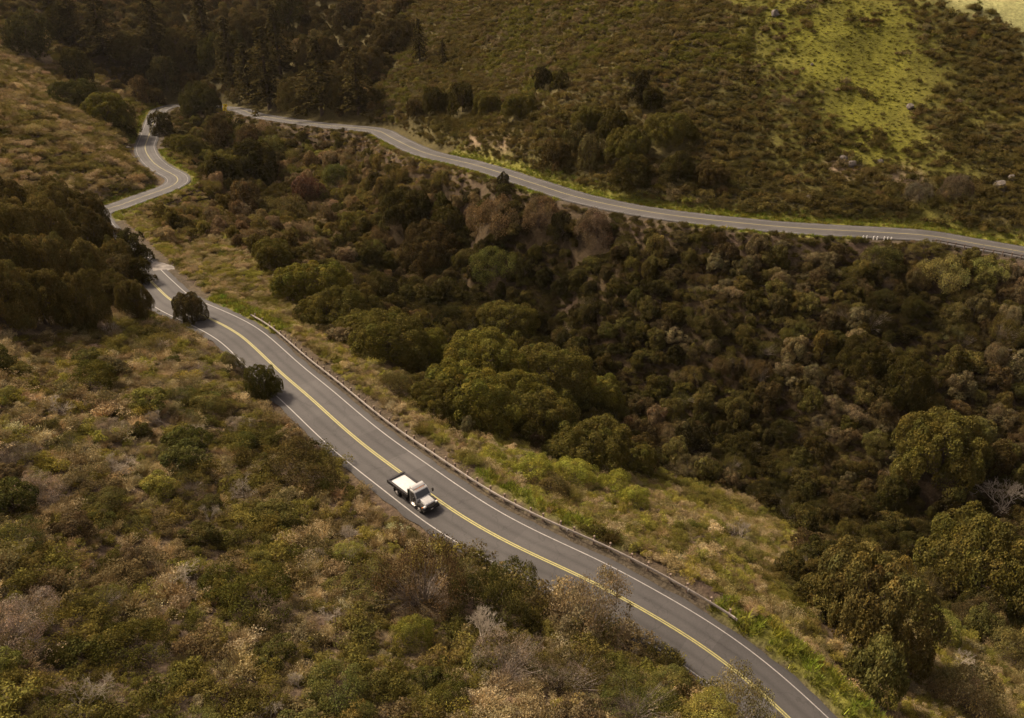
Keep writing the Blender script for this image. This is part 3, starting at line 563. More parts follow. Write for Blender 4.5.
m, nt, out = new_mat('weathered_asphalt')
b = N(nt, 'ShaderNodeBsdfPrincipled'); b.inputs['Roughness'].default_value = .82; b.inputs['Specular IOR Level'].default_value = .3
tc = N(nt, 'ShaderNodeTexCoord')
n1_ = N(nt, 'ShaderNodeTexNoise'); n1_.inputs['Scale'].default_value = .16; n1_.inputs['Detail'].default_value = 6; n1_.inputs['Roughness'].default_value = .6
n2_ = N(nt, 'ShaderNodeTexNoise'); n2_.inputs['Scale'].default_value = 5.; n2_.inputs['Detail'].default_value = 5
for q in (n1_, n2_): nt.links.new(tc.outputs['Object'], q.inputs['Vector'])
add = N(nt, 'ShaderNodeMath', operation='MULTIPLY_ADD'); add.inputs[1].default_value = .45
nt.links.new(n2_.outputs['Fac'], add.inputs[0]); nt.links.new(n1_.outputs['Fac'], add.inputs[2])
cr = N(nt, 'ShaderNodeValToRGB')
cr.color_ramp.elements[0].position = .45; cr.color_ramp.elements[0].color = (.060, .056, .054, 1)
cr.color_ramp.elements[1].position = 1.0; cr.color_ramp.elements[1].color = (.094, .088, .084, 1)
nt.links.new(add.outputs[0], cr.inputs[0])
vo = N(nt, 'ShaderNodeTexVoronoi', feature='DISTANCE_TO_EDGE'); vo.inputs['Scale'].default_value = .22
wv = N(nt, 'ShaderNodeTexNoise'); wv.inputs['Scale'].default_value = .7; wv.inputs['Detail'].default_value = 4
nt.links.new(tc.outputs['Object'], wv.inputs['Vector'])
ad2 = N(nt, 'ShaderNodeVectorMath', operation='MULTIPLY_ADD'); ad2.inputs[1].default_value = (2.5, 2.5, 0)
nt.links.new(wv.outputs['Color'], ad2.inputs[0]); nt.links.new(tc.outputs['Object'], ad2.inputs[2])
nt.links.new(ad2.outputs[0], vo.inputs['Vector'])
ck = N(nt, 'ShaderNodeMapRange'); ck.inputs['From Min'].default_value = .004; ck.inputs['From Max'].default_value = .014
ck.inputs['To Min'].default_value = .82; ck.inputs['To Max'].default_value = 1.
nt.links.new(vo.outputs['Distance'], ck.inputs['Value'])
vs = N(nt, 'ShaderNodeVectorMath', operation='SCALE')
# polished wheel tracks, an oil-stained strip along each lane, patched lengths
la = N(nt, 'ShaderNodeAttribute', attribute_name='lane')
sx = N(nt, 'ShaderNodeSeparateXYZ'); nt.links.new(la.outputs['Vector'], sx.inputs[0])
ab = N(nt, 'ShaderNodeMath', operation='ABSOLUTE'); nt.links.new(sx.outputs[0], ab.inputs[0])
lr = N(nt, 'ShaderNodeValToRGB'); e_ = lr.color_ramp.elements
e_[0].position = 0.; e_[0].color = (.96,)*3+(1,); e_[1].position = 1.; e_[1].color = (.78,)*3+(1,)
for p_, v_ in ((.17, 1.08), (.26, 1.08), (.38, .84), (.50, 1.08), (.60, 1.06), (.74, .98), (.86, .92)):
    q_ = e_.new(p_); q_.color = (v_,)*3+(1,)
dv_ = N(nt, 'ShaderNodeMath', operation='DIVIDE'); dv_.inputs[1].default_value = PAVE
nt.links.new(ab.outputs[0], dv_.inputs[0]); nt.links.new(dv_.outputs[0], lr.inputs[0])
pm_ = N(nt, 'ShaderNodeCombineXYZ'); d2 = N(nt, 'ShaderNodeMath', operation='MULTIPLY'); d2.inputs[1].default_value = .055
sg_ = N(nt, 'ShaderNodeMath', operation='SIGN'); nt.links.new(sx.outputs[0], sg_.inputs[0])
nt.links.new(sx.outputs[1], d2.inputs[0]); nt.links.new(d2.outputs[0], pm_.inputs[1]); nt.links.new(sg_.outputs[0], pm_.inputs[0])
pv = N(nt, 'ShaderNodeTexVoronoi', feature='F1'); pv.inputs['Scale'].default_value = 1.; nt.links.new(pm_.outputs[0], pv.inputs['Vector'])
pr = N(nt, 'ShaderNodeSeparateColor'); nt.links.new(pv.outputs['Color'], pr.inputs[0])
pc = N(nt, 'ShaderNodeMapRange'); pc.inputs['To Min'].default_value = .88; pc.inputs['To Max'].default_value = 1.10
nt.links.new(pr.outputs[0], pc.inputs['Value'])
k1 = N(nt, 'ShaderNodeMath', operation='MULTIPLY'); k2 = N(nt, 'ShaderNodeMath', operation='MULTIPLY')
nt.links.new(ck.outputs[0], k1.inputs[0]); nt.links.new(pc.outputs[0], k1.inputs[1])
nt.links.new(k1.outputs[0], k2.inputs[0]); nt.links.new(lr.outputs[0], k2.inputs[1])
nt.links.new(cr.outputs[0], vs.inputs[0]); nt.links.new(k2.outputs[0], vs.inputs['Scale'])
nt.links.new(vs.outputs[0], b.inputs['Base Color']); nt.links.new(b.outputs[0], out.inputs[0])
M_ASPH = m
road = link('road', ribbon('road', [(-PAVE, -.05), (-2.2, .0), (-.01, .03), (.01, .03), (2.2, .0), (PAVE, -.05)], .03, ragged=.35), M_ASPH)
tag(road, kind='structure')

def paint_mat(name, col, wear):
    m, nt, out = new_mat(name)
    b = N(nt, 'ShaderNodeBsdfPrincipled'); b.inputs['Roughness'].default_value = .7
    tc = N(nt, 'ShaderNodeTexCoord'); nz = N(nt, 'ShaderNodeTexNoise'); nz.inputs['Scale'].default_value = 3.; nz.inputs['Detail'].default_value = 6
    nt.links.new(tc.outputs['Object'], nz.inputs['Vector'])
    cr = N(nt, 'ShaderNodeValToRGB')
    cr.color_ramp.elements[0].position = .32; cr.color_ramp.elements[0].color = tuple(.55*c+.45*.12 for c in col)+(1,)
    cr.color_ramp.elements[1].position = .32+wear; cr.color_ramp.elements[1].color = col+(1,)
    nt.links.new(nz.outputs['Fac'], cr.inputs[0]); nt.links.new(cr.outputs[0], b.inputs['Base Color'])
    nt.links.new(b.outputs[0], out.inputs[0])
    return m
M_WHITE = paint_mat('worn_white_road_paint', (.40, .375, .35), .4)
M_YELLOW = paint_mat('worn_yellow_road_paint', (.44, .39, .125), .4)
def line(name, off, w, mat, lift=.004, i0=0, i1=None):
    zc = lambda o: .03-.03*min(abs(o), 2.2)/2.2-max(0, abs(o)-2.2)*.05/(PAVE-2.2)
    o = link(name, ribbon(name, [(off-w/2, zc(off-w/2)), (off+w/2, zc(off+w/2))], .034+lift, i0, i1), mat, road)
    return o
cut = int(np.searchsorted(I_, I_SPUR-8)); M_FAINT = paint_mat('faded_white_road_paint', (.38, .355, .33), .4); M_FAINTY = paint_mat('faded_yellow_road_paint', (.40, .345, .12), .4)
line('centre_line', -.13, .16, M_YELLOW, i1=cut); line('centre_line', .13, .16, M_YELLOW, i1=cut)
line('centre_line', -.11, .11, M_FAINTY, i0=cut); line('centre_line', .11, .11, M_FAINTY, i0=cut)
cut = int(np.searchsorted(I_, I_SPUR-8))
line('edge_line', -LANE, .13, M_WHITE, i1=cut); line('edge_line', LANE, .13, M_WHITE, i1=cut)
line('edge_line', -LANE, .09, M_FAINT, i0=cut); line('edge_line', LANE, .09, M_FAINT, i0=cut)

# gravel turnout beside the near road
def patch(name, poly, mat, dz):
    P = np.array(poly); c = P.mean(0)
    u_ = np.linspace(0, len(P), 64, endpoint=False); k_ = u_.astype(int); f_ = (u_-k_)[:, None]
    P = P[k_]*(1-f_)+P[(k_+1) % len(P)]*f_
    P = c+(P-c)*(1+.22*fbm(u_*1.7, u_*0+3, 77, 3))[:, None]
    rings = [P*(1-k)+c*k for k in (0, .25, .5, .75)]
    V = np.vstack(rings+[c[None]]); z = TURNOUT_Z+dz
    V = np.c_[V, np.full(len(V), z)]
    n = len(P); F = []
    for r in range(3):
        for k in range(n):
            F.append((r*n+k, r*n+(k+1) % n, (r+1)*n+(k+1) % n, (r+1)*n+k))
    T = [(3*n+k, 3*n+(k+1) % n, 4*n) for k in range(n)]
    return mesh_np(name, V, [np.array(F), np.array(T)], True)
M_GRAVEL = simple_mat('pale_gravel', (.20, .18, .16), .95, noise=.45, scale=.9)
tag(link('gravel_turnout', patch('gravel_turnout', TURNOUT, M_GRAVEL, .03), M_GRAVEL), kind='structure')
# ---- plants -----------------------------------------------------------------
def unit(v):
    return v/np.maximum(np.linalg.norm(v, axis=-1, keepdims=True), 1e-9)

def leaf_quads(P, Nr, size, r, aspect=.6):
    n = len(P)
    t = unit(np.cross(Nr, r.normal(size=(n, 3)))); bt = np.cross(Nr, t)
    s = np.asarray(size).reshape(-1, 1)*np.ones((n, 1))
    a = s*t; b_ = s*aspect*bt
    k = r.uniform(-.35, .35, (n, 1))
    V = np.stack([P-a, P+b_+k*a, P+a+.25*s*Nr, P-b_-k*a], 1)
    F = np.arange(n*4).reshape(n, 4)
    return V.reshape(-1, 3), F

def leaf_colours(n, r, var=.26, warm=.05):
    l = np.exp(r.normal(0, var, n)); w = r.normal(0, warm, n)
    c = np.stack([l*(1+w), l, l*(1-1.2*w), np.ones(n)], -1)
    return np.repeat(np.clip(c, .2, 2.6), 4, 0)

def tube(pts, rad, sides=5):
    pts = np.asarray(pts, float); n = len(pts); V = []
    tg = unit(np.gradient(pts, axis=0))
    ref = np.where(np.abs(tg[:, 2:3]) > .9, np.array([[1., 0, 0]]), np.array([[0, 0, 1.]]))
    a = unit(np.cross(tg, ref)); b_ = np.cross(tg, a)
    an = np.arange(sides)*2*np.pi/sides
    V = pts[:, None]+np.asarray(rad)[:, None, None]*(np.cos(an)[None, :, None]*a[:, None]+np.sin(an)[None, :, None]*b_[:, None])
    ii = np.arange(n*sides).reshape(n, sides); jj = np.roll(ii, -1, 1)
    F = np.stack([ii[:-1], jj[:-1], jj[1:], ii[1:]], -1).reshape(-1, 4)
    return V.reshape(-1, 3), F

def join(parts):
    V = []; F = []; o = 0
    for v, f in parts:
        V.append(v); F.append(f+o); o += len(v)
    return np.vstack(V), np.vstack(F)

def crown_mesh(name, seed, lobes, n_sub, sub_r, n_leaf, leaf, zmin=-.3, var=.3, shell=.82, flat=1.):
    r = np.random.default_rng(seed)
    L = np.array(lobes, float)                                  # cx cy cz rx ry rz
    w = (L[:, 3]*L[:, 4]+L[:, 4]*L[:, 5]); w /= w.sum()
    k = r.choice(len(L), n_sub*3, p=w)
    d = unit(r.normal(size=(n_sub*3, 3))); ok = d[:, 2] > zmin; k, d = k[ok][:n_sub*2], d[ok][:n_sub*2]
    C = L[k, :3]+L[k, 3:]*d*r.uniform(.72, .98, (len(k), 1))
    # drop sub lobes buried in another main lobe
    q = (((C[:, None]-L[None, :, :3])/L[None, :, 3:])**2).sum(-1)
    keep = (q > .45).all(1); C, k, d = C[keep][:n_sub], k[keep][:n_sub], d[keep][:n_sub]
    R = sub_r*r.uniform(.6, 1.35, len(C))
    p = R**2/np.sum(R**2)
    j = r.choice(len(C), int(n_leaf*1.9), p=p)
    dd = unit(r.normal(size=(len(j), 3))+.75*d[j]+np.array([0, 0, .25]))
    rad = R[j]*(shell+(1.12-shell)*r.random(len(j))**.6)
    P = C[j]+dd*rad[:, None]*np.array([1, 1, flat])
    dist = np.linalg.norm(P[:, None]-C[None], axis=-1)/R[None]
    dist[np.arange(len(j)), j] = 9
    ok = dist.min(1) > .66
    P, dd = P[ok][:n_leaf], dd[ok][:n_leaf]
    j = j[ok][:n_leaf]; nr = unit(dd+.6*r.normal(size=dd.shape))
    bough = np.exp(r.normal(0, .17, (len(C), 1)))*np.c_[1+r.normal(0, .05, len(C)), np.ones(len(C)), 1+r.normal(0, .06, len(C))]
    V, F = leaf_quads(P, nr, leaf*r.uniform(.6, 1.35, len(P)), r)
    col = leaf_colours(len(P), r, var); col[:, :3] *= np.repeat(bough[j], 4, 0)
    return mesh_np(name, V, F, False, {'leaf': ('FLOAT_COLOR', col)})

def trunk_mesh(name, seed, h, rad, lobes, mat, lean=.15):
    r = np.random.default_rng(seed); parts = []
    top = np.array([r.normal()*lean, r.normal()*lean, h])
    P = np.array([[0, 0, -.25], [0, 0, 0], top*.35+np.r_[r.normal(size=2)*.03, 0], top*.7, top])
    parts.append(tube(P, rad*np.array([1.7, 1.25, 1., .85, .6]), 8))
    for l in lobes:
        c = np.array(l[:3]); s = P[2]+(P[3]-P[2])*r.random()
        e = c+np.array([0, 0, .35*l[5]])
        mid = (s+e)/2+r.normal(size=3)*.06
        parts.append(tube([s, mid, e], rad*np.array([.6, .42, .12])))
        for q in range(3):
            e2 = c+unit(r.normal(size=3)+np.array([0, 0, .3]))*np.array(l[3:])*.8
            parts.append(tube([mid, (mid+e2)/2+r.normal(size=3)*.04, e2], rad*np.array([.35, .22, .06]), 4))
    V, F = join(parts)
    me = mesh_np(name, V, F, True)
    me.materials.append(mat)
    return me

# broad oaks: many medium lobes over a low, uneven dome; radius about 1, height about 1
def dome_lobes(seed, n, spread, rmin, rmax, zlo, zhi, stretch=1.25):
    r = np.random.default_rng(seed); lb = []
    ph = r.uniform(0, 6.28); ecc = r.uniform(.75, 1.)
    for q in range(n):
        rho = spread*math.sqrt((q+.4)/n)*r.uniform(.85, 1.1); a = q*2.399+ph
        rad = r.uniform(rmin, rmax)
        z = zlo+(zhi-zlo)*math.sqrt(max(0, 1-(rho/spread)**2*.95))*r.uniform(.75, 1.12)
        lb.append((rho*math.cos(a), rho*math.sin(a)*ecc, z, rad*stretch, rad*.92, rad*r.uniform(.72, .95)))
    for q in range(5):                                     # a skirt of low boughs
        a = ph+q*1.26+r.normal()*.3; rho = spread*r.uniform(.85, 1.1)
        lb.append((rho*math.cos(a), rho*math.sin(a)*ecc, r.uniform(.14, .26), .30, .28, .22))
    return lb
P_OAK = []
for q in range(6):
    lb = dome_lobes(140+q, 13, .66, .24, .40, .20, .68)
    P_OAK.append((crown_mesh('oak_crown', 100+q, lb, 260, .12, 40000, .0175, var=.17), trunk_mesh('oak_trunk', 110+q, .55, .05, lb[:7], M_BARK)))
# smaller trees of the canyon thicket
P_ROUND = []
for q in range(8):
    r_ = np.random.default_rng(200+q)
    lb = dome_lobes(240+q, 6, .55, .28, .46, .22, r_.uniform(.55, .95), 1.15)
    P_ROUND.append((crown_mesh('round_crown', 210+q, lb, 70, .19, 7000, .036, var=.2, shell=.6), trunk_mesh('round_trunk', 220+q, .45, .04, lb[:5], M_BARK)))
# airy light bushes (willow-like, feathery)
P_AIRY = []
for q in range(3):
    r_ = np.random.default_rng(300+q)
    lb = [(r_.normal()*.3, r_.normal()*.3, r_.uniform(.15, .42), .55, .55, .40) for a in range(6)]
    P_AIRY.append((crown_mesh('airy_crown', 310+q, lb, 90, .20, 13000, .020, var=.28, shell=.4), trunk_mesh('airy_trunk', 320+q, .35, .04, lb, M_BARK)))

# twiggy roadside brush: sparse small leaves on a haze of stems
P_BRUSH = []
for q in range(3):
    r_ = np.random.default_rng(330+q)
    lb = [(r_.normal()*.34, r_.normal()*.34, r_.uniform(.2, .6), .48, .48, .42) for a in range(8)]
    c_ = crown_mesh('brush_crown', 340+q, lb, 110, .19, 11000, .0165, var=.3, shell=.2)
    st = []
    for k_ in range(150):
        e = np.array(lb[int(r_.integers(0, 8))][:3])+unit(r_.normal(size=3)+np.array([0, 0, .5]))*r_.uniform(.25, .55)
        m_ = e*.5+r_.normal(size=3)*.06; m_[2] = abs(m_[2])*.9
        st.append(tube([[m_[0]*.3, m_[1]*.3, -.05], m_, e], [.010, .007, .002], 3))
    V, F = join(st); t_ = mesh_np('brush_stems', V, F, True); t_.materials.append(M_PALEBARK)
    P_BRUSH.append((c_, t_))

def conifer_mesh(name, seed, n_leaf=3800):
    """unit height, base radius about .24: tiers of drooping boughs with gaps between"""
    r = np.random.default_rng(seed); P = []; Nn = []
    nb = 95
    for q in range(nb):
        z = .10+.88*(q/nb)**.92; a = q*2.399+r.normal()*.4
        ln = (.27*(1-z)**.75+.015)*r.uniform(.5, 1.25)
        m_ = int(n_leaf/nb*(.35+1.3*(1-z)))
        t = r.random(m_)**.6
        wd = .30*ln*(1-t*.6)
        o = r.normal(size=m_)*wd*.5
        x = t*ln*math.cos(a)-o*math.sin(a); y = t*ln*math.sin(a)+o*math.cos(a)
        zz = z+.02-t*t*ln*.42+r.normal(size=m_)*.008
        P.append(np.stack([x, y, zz], -1))
        nn = np.array([math.cos(a)*.5, math.sin(a)*.5, .9])
        Nn.append(unit(nn+.5*r.normal(size=(m_, 3))))
    P = np.vstack(P); Nn = np.vstack(Nn)
    V, F = leaf_quads(P, Nn, .016*r.uniform(.6, 1.4, len(P)), r, .5)
    return mesh_np(name, V, F, False, {'leaf': ('FLOAT_COLOR', leaf_colours(len(P), r, .3))})
P_CON = []
for q in range(4):
    V, F = tube([[0, 0, -.04], [0, 0, .3], [.003, 0, .7], [0, 0, .99]], [.022, .016, .009, .002], 7)
    tm = mesh_np('conifer_trunk', V, F, True); tm.materials.append(M_BARK)
    P_CON.append((conifer_mesh('conifer_crown', 400+q), tm))

def scrub_mesh(name, seed, n=1400, leaf=.047, up=.25, twig=30, h=.85, shell=.45):
    r = np.random.default_rng(seed)
    ns = 13; C = np.c_[r.normal(size=(ns, 2))*.42, r.uniform(.12, .55, ns)*h]; R = r.uniform(.2, .42, ns)
    j = r.choice(ns, n, p=R**2/np.sum(R**2))
    d = unit(r.normal(size=(n, 3))+np.array([0, 0, .35])); d[:, 2] = np.abs(d[:, 2])*.8+d[:, 2]*.2
    P = C[j]+d*(R[j]*(shell+(1.15-shell)*r.random(n)**.5))[:, None]
    P[:, 2] = np.maximum(P[:, 2], .02)
    nr = unit(d+up*np.array([0, 0, 1.])+.7*r.normal(size=d.shape))
    V, F = leaf_quads(P, nr, leaf*r.uniform(.5, 1.4, n), r)
    c = leaf_colours(n, r, .2, .05)
    parts = [(V, F)]
    for q in range(twig):
        a = r.uniform(0, 6.28); e = np.array([math.cos(a)*r.uniform(.2, .9), math.sin(a)*r.uniform(.2, .9), r.uniform(.5, 1.1)*h])
        parts.append(tube([[e[0]*.2, e[1]*.2, 0], e*.6+r.normal(size=3)*.05, e], [.011, .008, .003], 3))
    V2, F2 = join(parts); k = len(V2)-len(V)
    c = np.vstack([c, np.tile([1.15, 1.08, .95, 1], (k, 1))])
    me = mesh_np(name, V2, F2, False, {'leaf': ('FLOAT_COLOR', c)})
    me.materials.append(M_LEAF)
    return me
P_SCRUB = [scrub_mesh('scrub', 500+q) for q in range(6)]
P_DRY = [scrub_mesh('dry_scrub', 520+q, 900, .038, .1, 130, .8, .2) for q in range(3)]
P_SCRUB_LOW = [scrub_mesh('low_scrub', 540+q, 420, .09, .45, 8, .7, .6) for q in range(4)]

def bare_mesh(name, seed, depth=6):
    r = np.random.default_rng(seed); parts = []
    def grow(p, d, ln, rad, k):
        m_ = p+d*ln*.5+r.normal(size=3)*ln*.07; e = p+d*ln
        parts.append(tube([p, m_, e], [rad, rad*.85, rad*.65], 4 if k > 2 else 3))
        if k == 0: return
        for q in range(3 if k > 1 else 4):
            nd = unit(d+r.normal(size=3)*.55+np.array([0, 0, .10]))
            grow(p+d*ln*r.uniform(.55, 1.), nd, ln*r.uniform(.58, .82), rad*.62, k-1)
    for q in range(4):
        a = r.uniform(0, 6.28)
        grow(np.array([0, 0, -.05]), unit(np.array([math.cos(a)*.6, math.sin(a)*.6, .9])), .34, .013, depth-1)
    V, F = join(parts)
    me = mesh_np(name, V, F, True, {'leaf': ('FLOAT_COLOR', np.ones((len(V), 4)))})
    me.materials.append(M_TWIG)
    return me
P_BARE = [bare_mesh('bare_branches', 600+q) for q in range(4)]

def tuft_mesh(name, seed, n=70, h=.5):
    r = np.random.default_rng(seed)
    a = r.uniform(0, 6.28, n); rr = r.random(n)**.5*.5
    b_ = np.stack([rr*np.cos(a), rr*np.sin(a), np.zeros(n)], -1)
    t = b_+np.stack([r.normal(size=n)*.16, r.normal(size=n)*.16, h*r.uniform(.5, 1.2, n)], -1)
    w = np.stack([np.cos(a+1.57), np.sin(a+1.57), 0*a], -1)*.035
    V = np.stack([b_-w, b_+w, t+w*.3, t-w*.3], 1).reshape(-1, 3); F = np.arange(n*4).reshape(n, 4)
    me = mesh_np(name, V, F, False, {'leaf': ('FLOAT_COLOR', leaf_colours(n, r, .25))})
    me.materials.append(M_LEAF)
    return me
P_TUFT = [tuft_mesh('grass_tuft', 700+q) for q in range(3)]

P_BIG = P_AIRY+P_BRUSH+P_ROUND[:4]
for lst in (P_OAK, P_ROUND, P_AIRY, P_BRUSH, P_CON):
    for c, t in lst:
        c.materials.append(M_LEAF)

# ---- uncountable cover: points that instance a plant ---------------------------
def protos(name, meshes):
    c = bpy.data.collections.new(name)                 # not linked into the scene
    for q, me in enumerate(meshes):
        c.objects.link(bpy.data.objects.new('%s_%02d' % (name, q), me))
    return c

def stuff(name, coll, P, rot, scl, tint, idx):
    n = len(P)
    me = mesh_np(name, P, np.zeros((0, 3), int), False, {
        'rot': ('FLOAT_VECTOR', rot), 'scl': ('FLOAT_VECTOR', scl),
        'tint': ('FLOAT_COLOR', np.c_[tint, np.ones(n)]), 'pick': ('INT', idx)}) if n else None
    o = link(name, me, None)
    ng = bpy.data.node_groups.new(name, 'GeometryNodeTree')
    ng.interface.new_socket('Geometry', in_out='INPUT', socket_type='NodeSocketGeometry')
    ng.interface.new_socket('Geometry', in_out='OUTPUT', socket_type='NodeSocketGeometry')
    gi_ = ng.nodes.new('NodeGroupInput'); go = ng.nodes.new('NodeGroupOutput')
    m2p = ng.nodes.new('GeometryNodeMeshToPoints')
    ci = ng.nodes.new('GeometryNodeCollectionInfo')
    ci.inputs['Collection'].default_value = coll; ci.inputs['Separate Children'].default_value = True; ci.inputs['Reset Children'].default_value = True
    ip = ng.nodes.new('GeometryNodeInstanceOnPoints'); ip.inputs['Pick Instance'].default_value = True
    def attr(nm, typ):
        a = ng.nodes.new('GeometryNodeInputNamedAttribute'); a.data_type = typ; a.inputs['Name'].default_value = nm
        return [s for s in a.outputs if s.enabled and s.name == 'Attribute'][0]
    e2r = ng.nodes.new('FunctionNodeEulerToRotation')
    ng.links.new(gi_.outputs[0], m2p.inputs[0]); ng.links.new(m2p.outputs[0], ip.inputs['Points'])
    ng.links.new(ci.outputs[0], ip.inputs['Instance'])
    ng.links.new(attr('pick', 'INT'), ip.inputs['Instance Index'])
    ng.links.new(attr('rot', 'FLOAT_VECTOR'), e2r.inputs[0]); ng.links.new(e2r.outputs[0], ip.inputs['Rotation'])
    ng.links.new(attr('scl', 'FLOAT_VECTOR'), ip.inputs['Scale'])
    ng.links.new(ip.outputs[0], go.inputs[0])
    o.modifiers.new('plants', 'NODES').node_group = ng
    tag(o, kind='stuff')
    return o

def jitter_grid(x0, x1, y0, y1, step, r):
    X, Y = np.meshgrid(np.arange(x0, x1, step), np.arange(y0, y1, step))
    X = X.ravel()+r.uniform(-.5, .5, X.size)*step*.95; Y = Y.ravel()+r.uniform(-.5, .5, Y.size)*step*.95
    return X, Y

def in_view(X, Y, Z, margin=90):
    """keep what this photograph or one from a step aside could show"""
    dx, dy, dz = X, Y, Z-CAM_Z
    w = dy*math.cos(CAM_PITCH)-dz*math.sin(CAM_PITCH); v = dy*math.sin(CAM_PITCH)+dz*math.cos(CAM_PITCH)
    w = np.maximum(w, .1)
    return (np.abs(dx)/w*CAM_F < 512+margin) & (v/w*CAM_F < 359+margin) & (v/w*CAM_F > -359-margin) & (w > 5)

def zones(X, Y):
    d, s, i = road_dist(X, Y)
    z = np.full(len(X), 'valley', dtype=object)
    near = i < I_SPUR; spur = (i >= I_SPUR) & (i < I_HAIRPIN)
    wob = 7*fbm(X/13., Y/13., 71, 2)
    z[(s < 0) & near] = 'slope'
    z[(s > 0) & near & ((d+wob < 9) | (poly_soft(X, Y, VERGE, 3., 7.) > .5))] = 'verge'
    z[(s > 0) & spur & (d+wob < 17) & (i < I_SPUR+45)] = 'verge'
    z[(s < 0) & spur] = 'spur'
    z[(s < 0) & (i >= I_HAIRPIN)] = 'hill'
    f = poly_soft(X, Y, FOREST, 4., 14.) > .5
    z[f & (z != 'valley')] = 'forest'
    return z, d, s, i

def pick_tint(pal, X, Y, r, seed, scale=9.):
    """palette entries in patches, mixed by chance"""
    pal = np.array(pal); c = pal[:, :3]; w = pal[:, 3]/pal[:, 3].sum()
    t = .5+.75*fbm(X/scale, Y/scale, seed, 3)+r.normal(0, .16, len(X))
    # spread the noise evenly before looking it up
    t = np.argsort(np.argsort(t))/max(len(t), 1)
    k = np.searchsorted(np.cumsum(w), t*.9999)
    k = np.minimum(k, len(c)-1)
    col = c[k]*np.exp(r.normal(0, .17, (len(X), 1)))*(1+r.normal(0, .035, (len(X), 3)))
    return np.clip(col, .008, .6), k
# ---- single trees ---------------------------------------------------------------
TAKEN = []                                              # (x, y, r) kept free of other plants
def put_tree(kind, x, y, w, h, tint, label, cat, group, name, seed, sink=.1):
    lst = {'oak': P_OAK, 'round': P_ROUND, 'airy': P_AIRY, 'brush': P_BRUSH, 'conifer': P_CON}[kind]
    r = np.random.default_rng(seed)
    cm, tm = lst[seed % len(lst)]
    z = float(height(np.array([x]), np.array([y]))[0])
    base_h = {'oak': 1.0, 'round': 1.05, 'airy': .9, 'brush': .95, 'conifer': 1.}[kind]
    base_r = {'oak': 1.05, 'round': 1.05, 'airy': 1.0, 'brush': 1.0, 'conifer': .24}[kind]
    root = empty(name, (x, y, z-sink-.06*w), r.uniform(0, 6.28))
    root.scale = (w/2/base_r, w/2/base_r, h/base_h)
    tag(root, label, cat, group)
    t = link('stems' if kind in ('airy', 'brush') else 'trunk', tm, None, root)
    c = link('crown', cm, None, root); c['tint'] = [float(q) for q in tint]
    TAKEN.append((x, y, w/2))
    return root

for k, (kind, x, y, w, h, tint, label, cat, group, name) in enumerate(TREES):
    put_tree(kind, x, y, w, h, np.array(tint), label, cat, group, name, 1000+k)

def put_shrub(mesh, x, y, s, sz, tint, label, group, name, seed, cat='shrub'):
    r = np.random.default_rng(seed)
    z = float(height(np.array([x]), np.array([y]))[0])
    o = link(name, mesh)
    o.location = (x, y, z-.05); o.rotation_euler = (r.normal()*.06, r.normal()*.06, r.uniform(0, 6.28)); o.scale = (s, s, sz)
    o['tint'] = [float(q) for q in tint]
    tag(o, label, cat, group)
    return o
for k, (x, y, s, sz, tint, label, group, name) in enumerate(BARE):
    put_shrub(P_BARE[k % len(P_BARE)], x, y, s, sz, tint, label, group, name, 3000+k)
    TAKEN.append((x, y, s*.45))
for k, (x, y, s, sz, tint, label, group, name) in enumerate(SHRUBS):
    put_shrub(P_SCRUB[k % len(P_SCRUB)], x, y, s, sz, tint, label, group, name, 3500+k)
    TAKEN.append((x, y, s*.8))

# the larger shrubs that stand out of the near slope's brush
BIG = {'dark green': (.085, .080, .024), 'olive': (.135, .122, .036), 'pinkish brown': (.20, .150, .105), 'greyish tan': (.25, .205, .135), 'yellowish green': (.185, .170, .042), 'brown': (.125, .095, .048)}
r = np.random.default_rng(23)
X, Y = jitter_grid(-125, 60, 24, 200, 4.6, r)
zn, d, s, i = zones(X, Y); Z = height(X, Y)
ok = (zn == 'slope') & (d > 8) & in_view(X, Y, Z, 20) & (r.random(len(X)) < .8)
for x, y in zip(X[ok], Y[ok]):
    if any(math.hypot(x-a, y-b2) < c+1.2 for a, b2, c in TAKEN): continue
    kn = str(r.choice(list(BIG), p=[.28, .22, .15, .09, .10, .16])); q = int(r.integers(3, 6)) if kn in ('greyish tan', 'pinkish brown') else int(r.integers(0, len(P_BIG)))
    s_ = r.uniform(1.2, 2.8); z = float(height(np.array([x]), np.array([y]))[0])
    root = empty('large_shrub', (x, y, z-.15), r.uniform(0, 6.28)); root.scale = (s_, s_*r.uniform(.85, 1.15), s_*r.uniform(.7, 1.1))
    tag(root, 'large %s shrub rising from the low brush of the near slope' % kn, 'shrub', 'large %s shrubs of the near slope' % kn)
    link('stems', P_BIG[q][1], None, root); c = link('crown', P_BIG[q][0], None, root)
    c['tint'] = [float(v*w_) for v, w_ in zip(BIG[kn], np.exp(r.normal(0, .13))*(1+r.normal(0, .04, 3)))]
    TAKEN.append((x, y, s_*.75))

TK = np.array(TAKEN)
def free(X, Y, f=.75):
    ok = np.ones(len(X), bool)
    for a in range(0, len(X), 5000):
        dd = np.hypot(X[a:a+5000, None]-TK[None, :, 0], Y[a:a+5000, None]-TK[None, :, 1])
        ok[a:a+5000] = (dd > TK[None, :, 2]*f).all(1)
    return ok

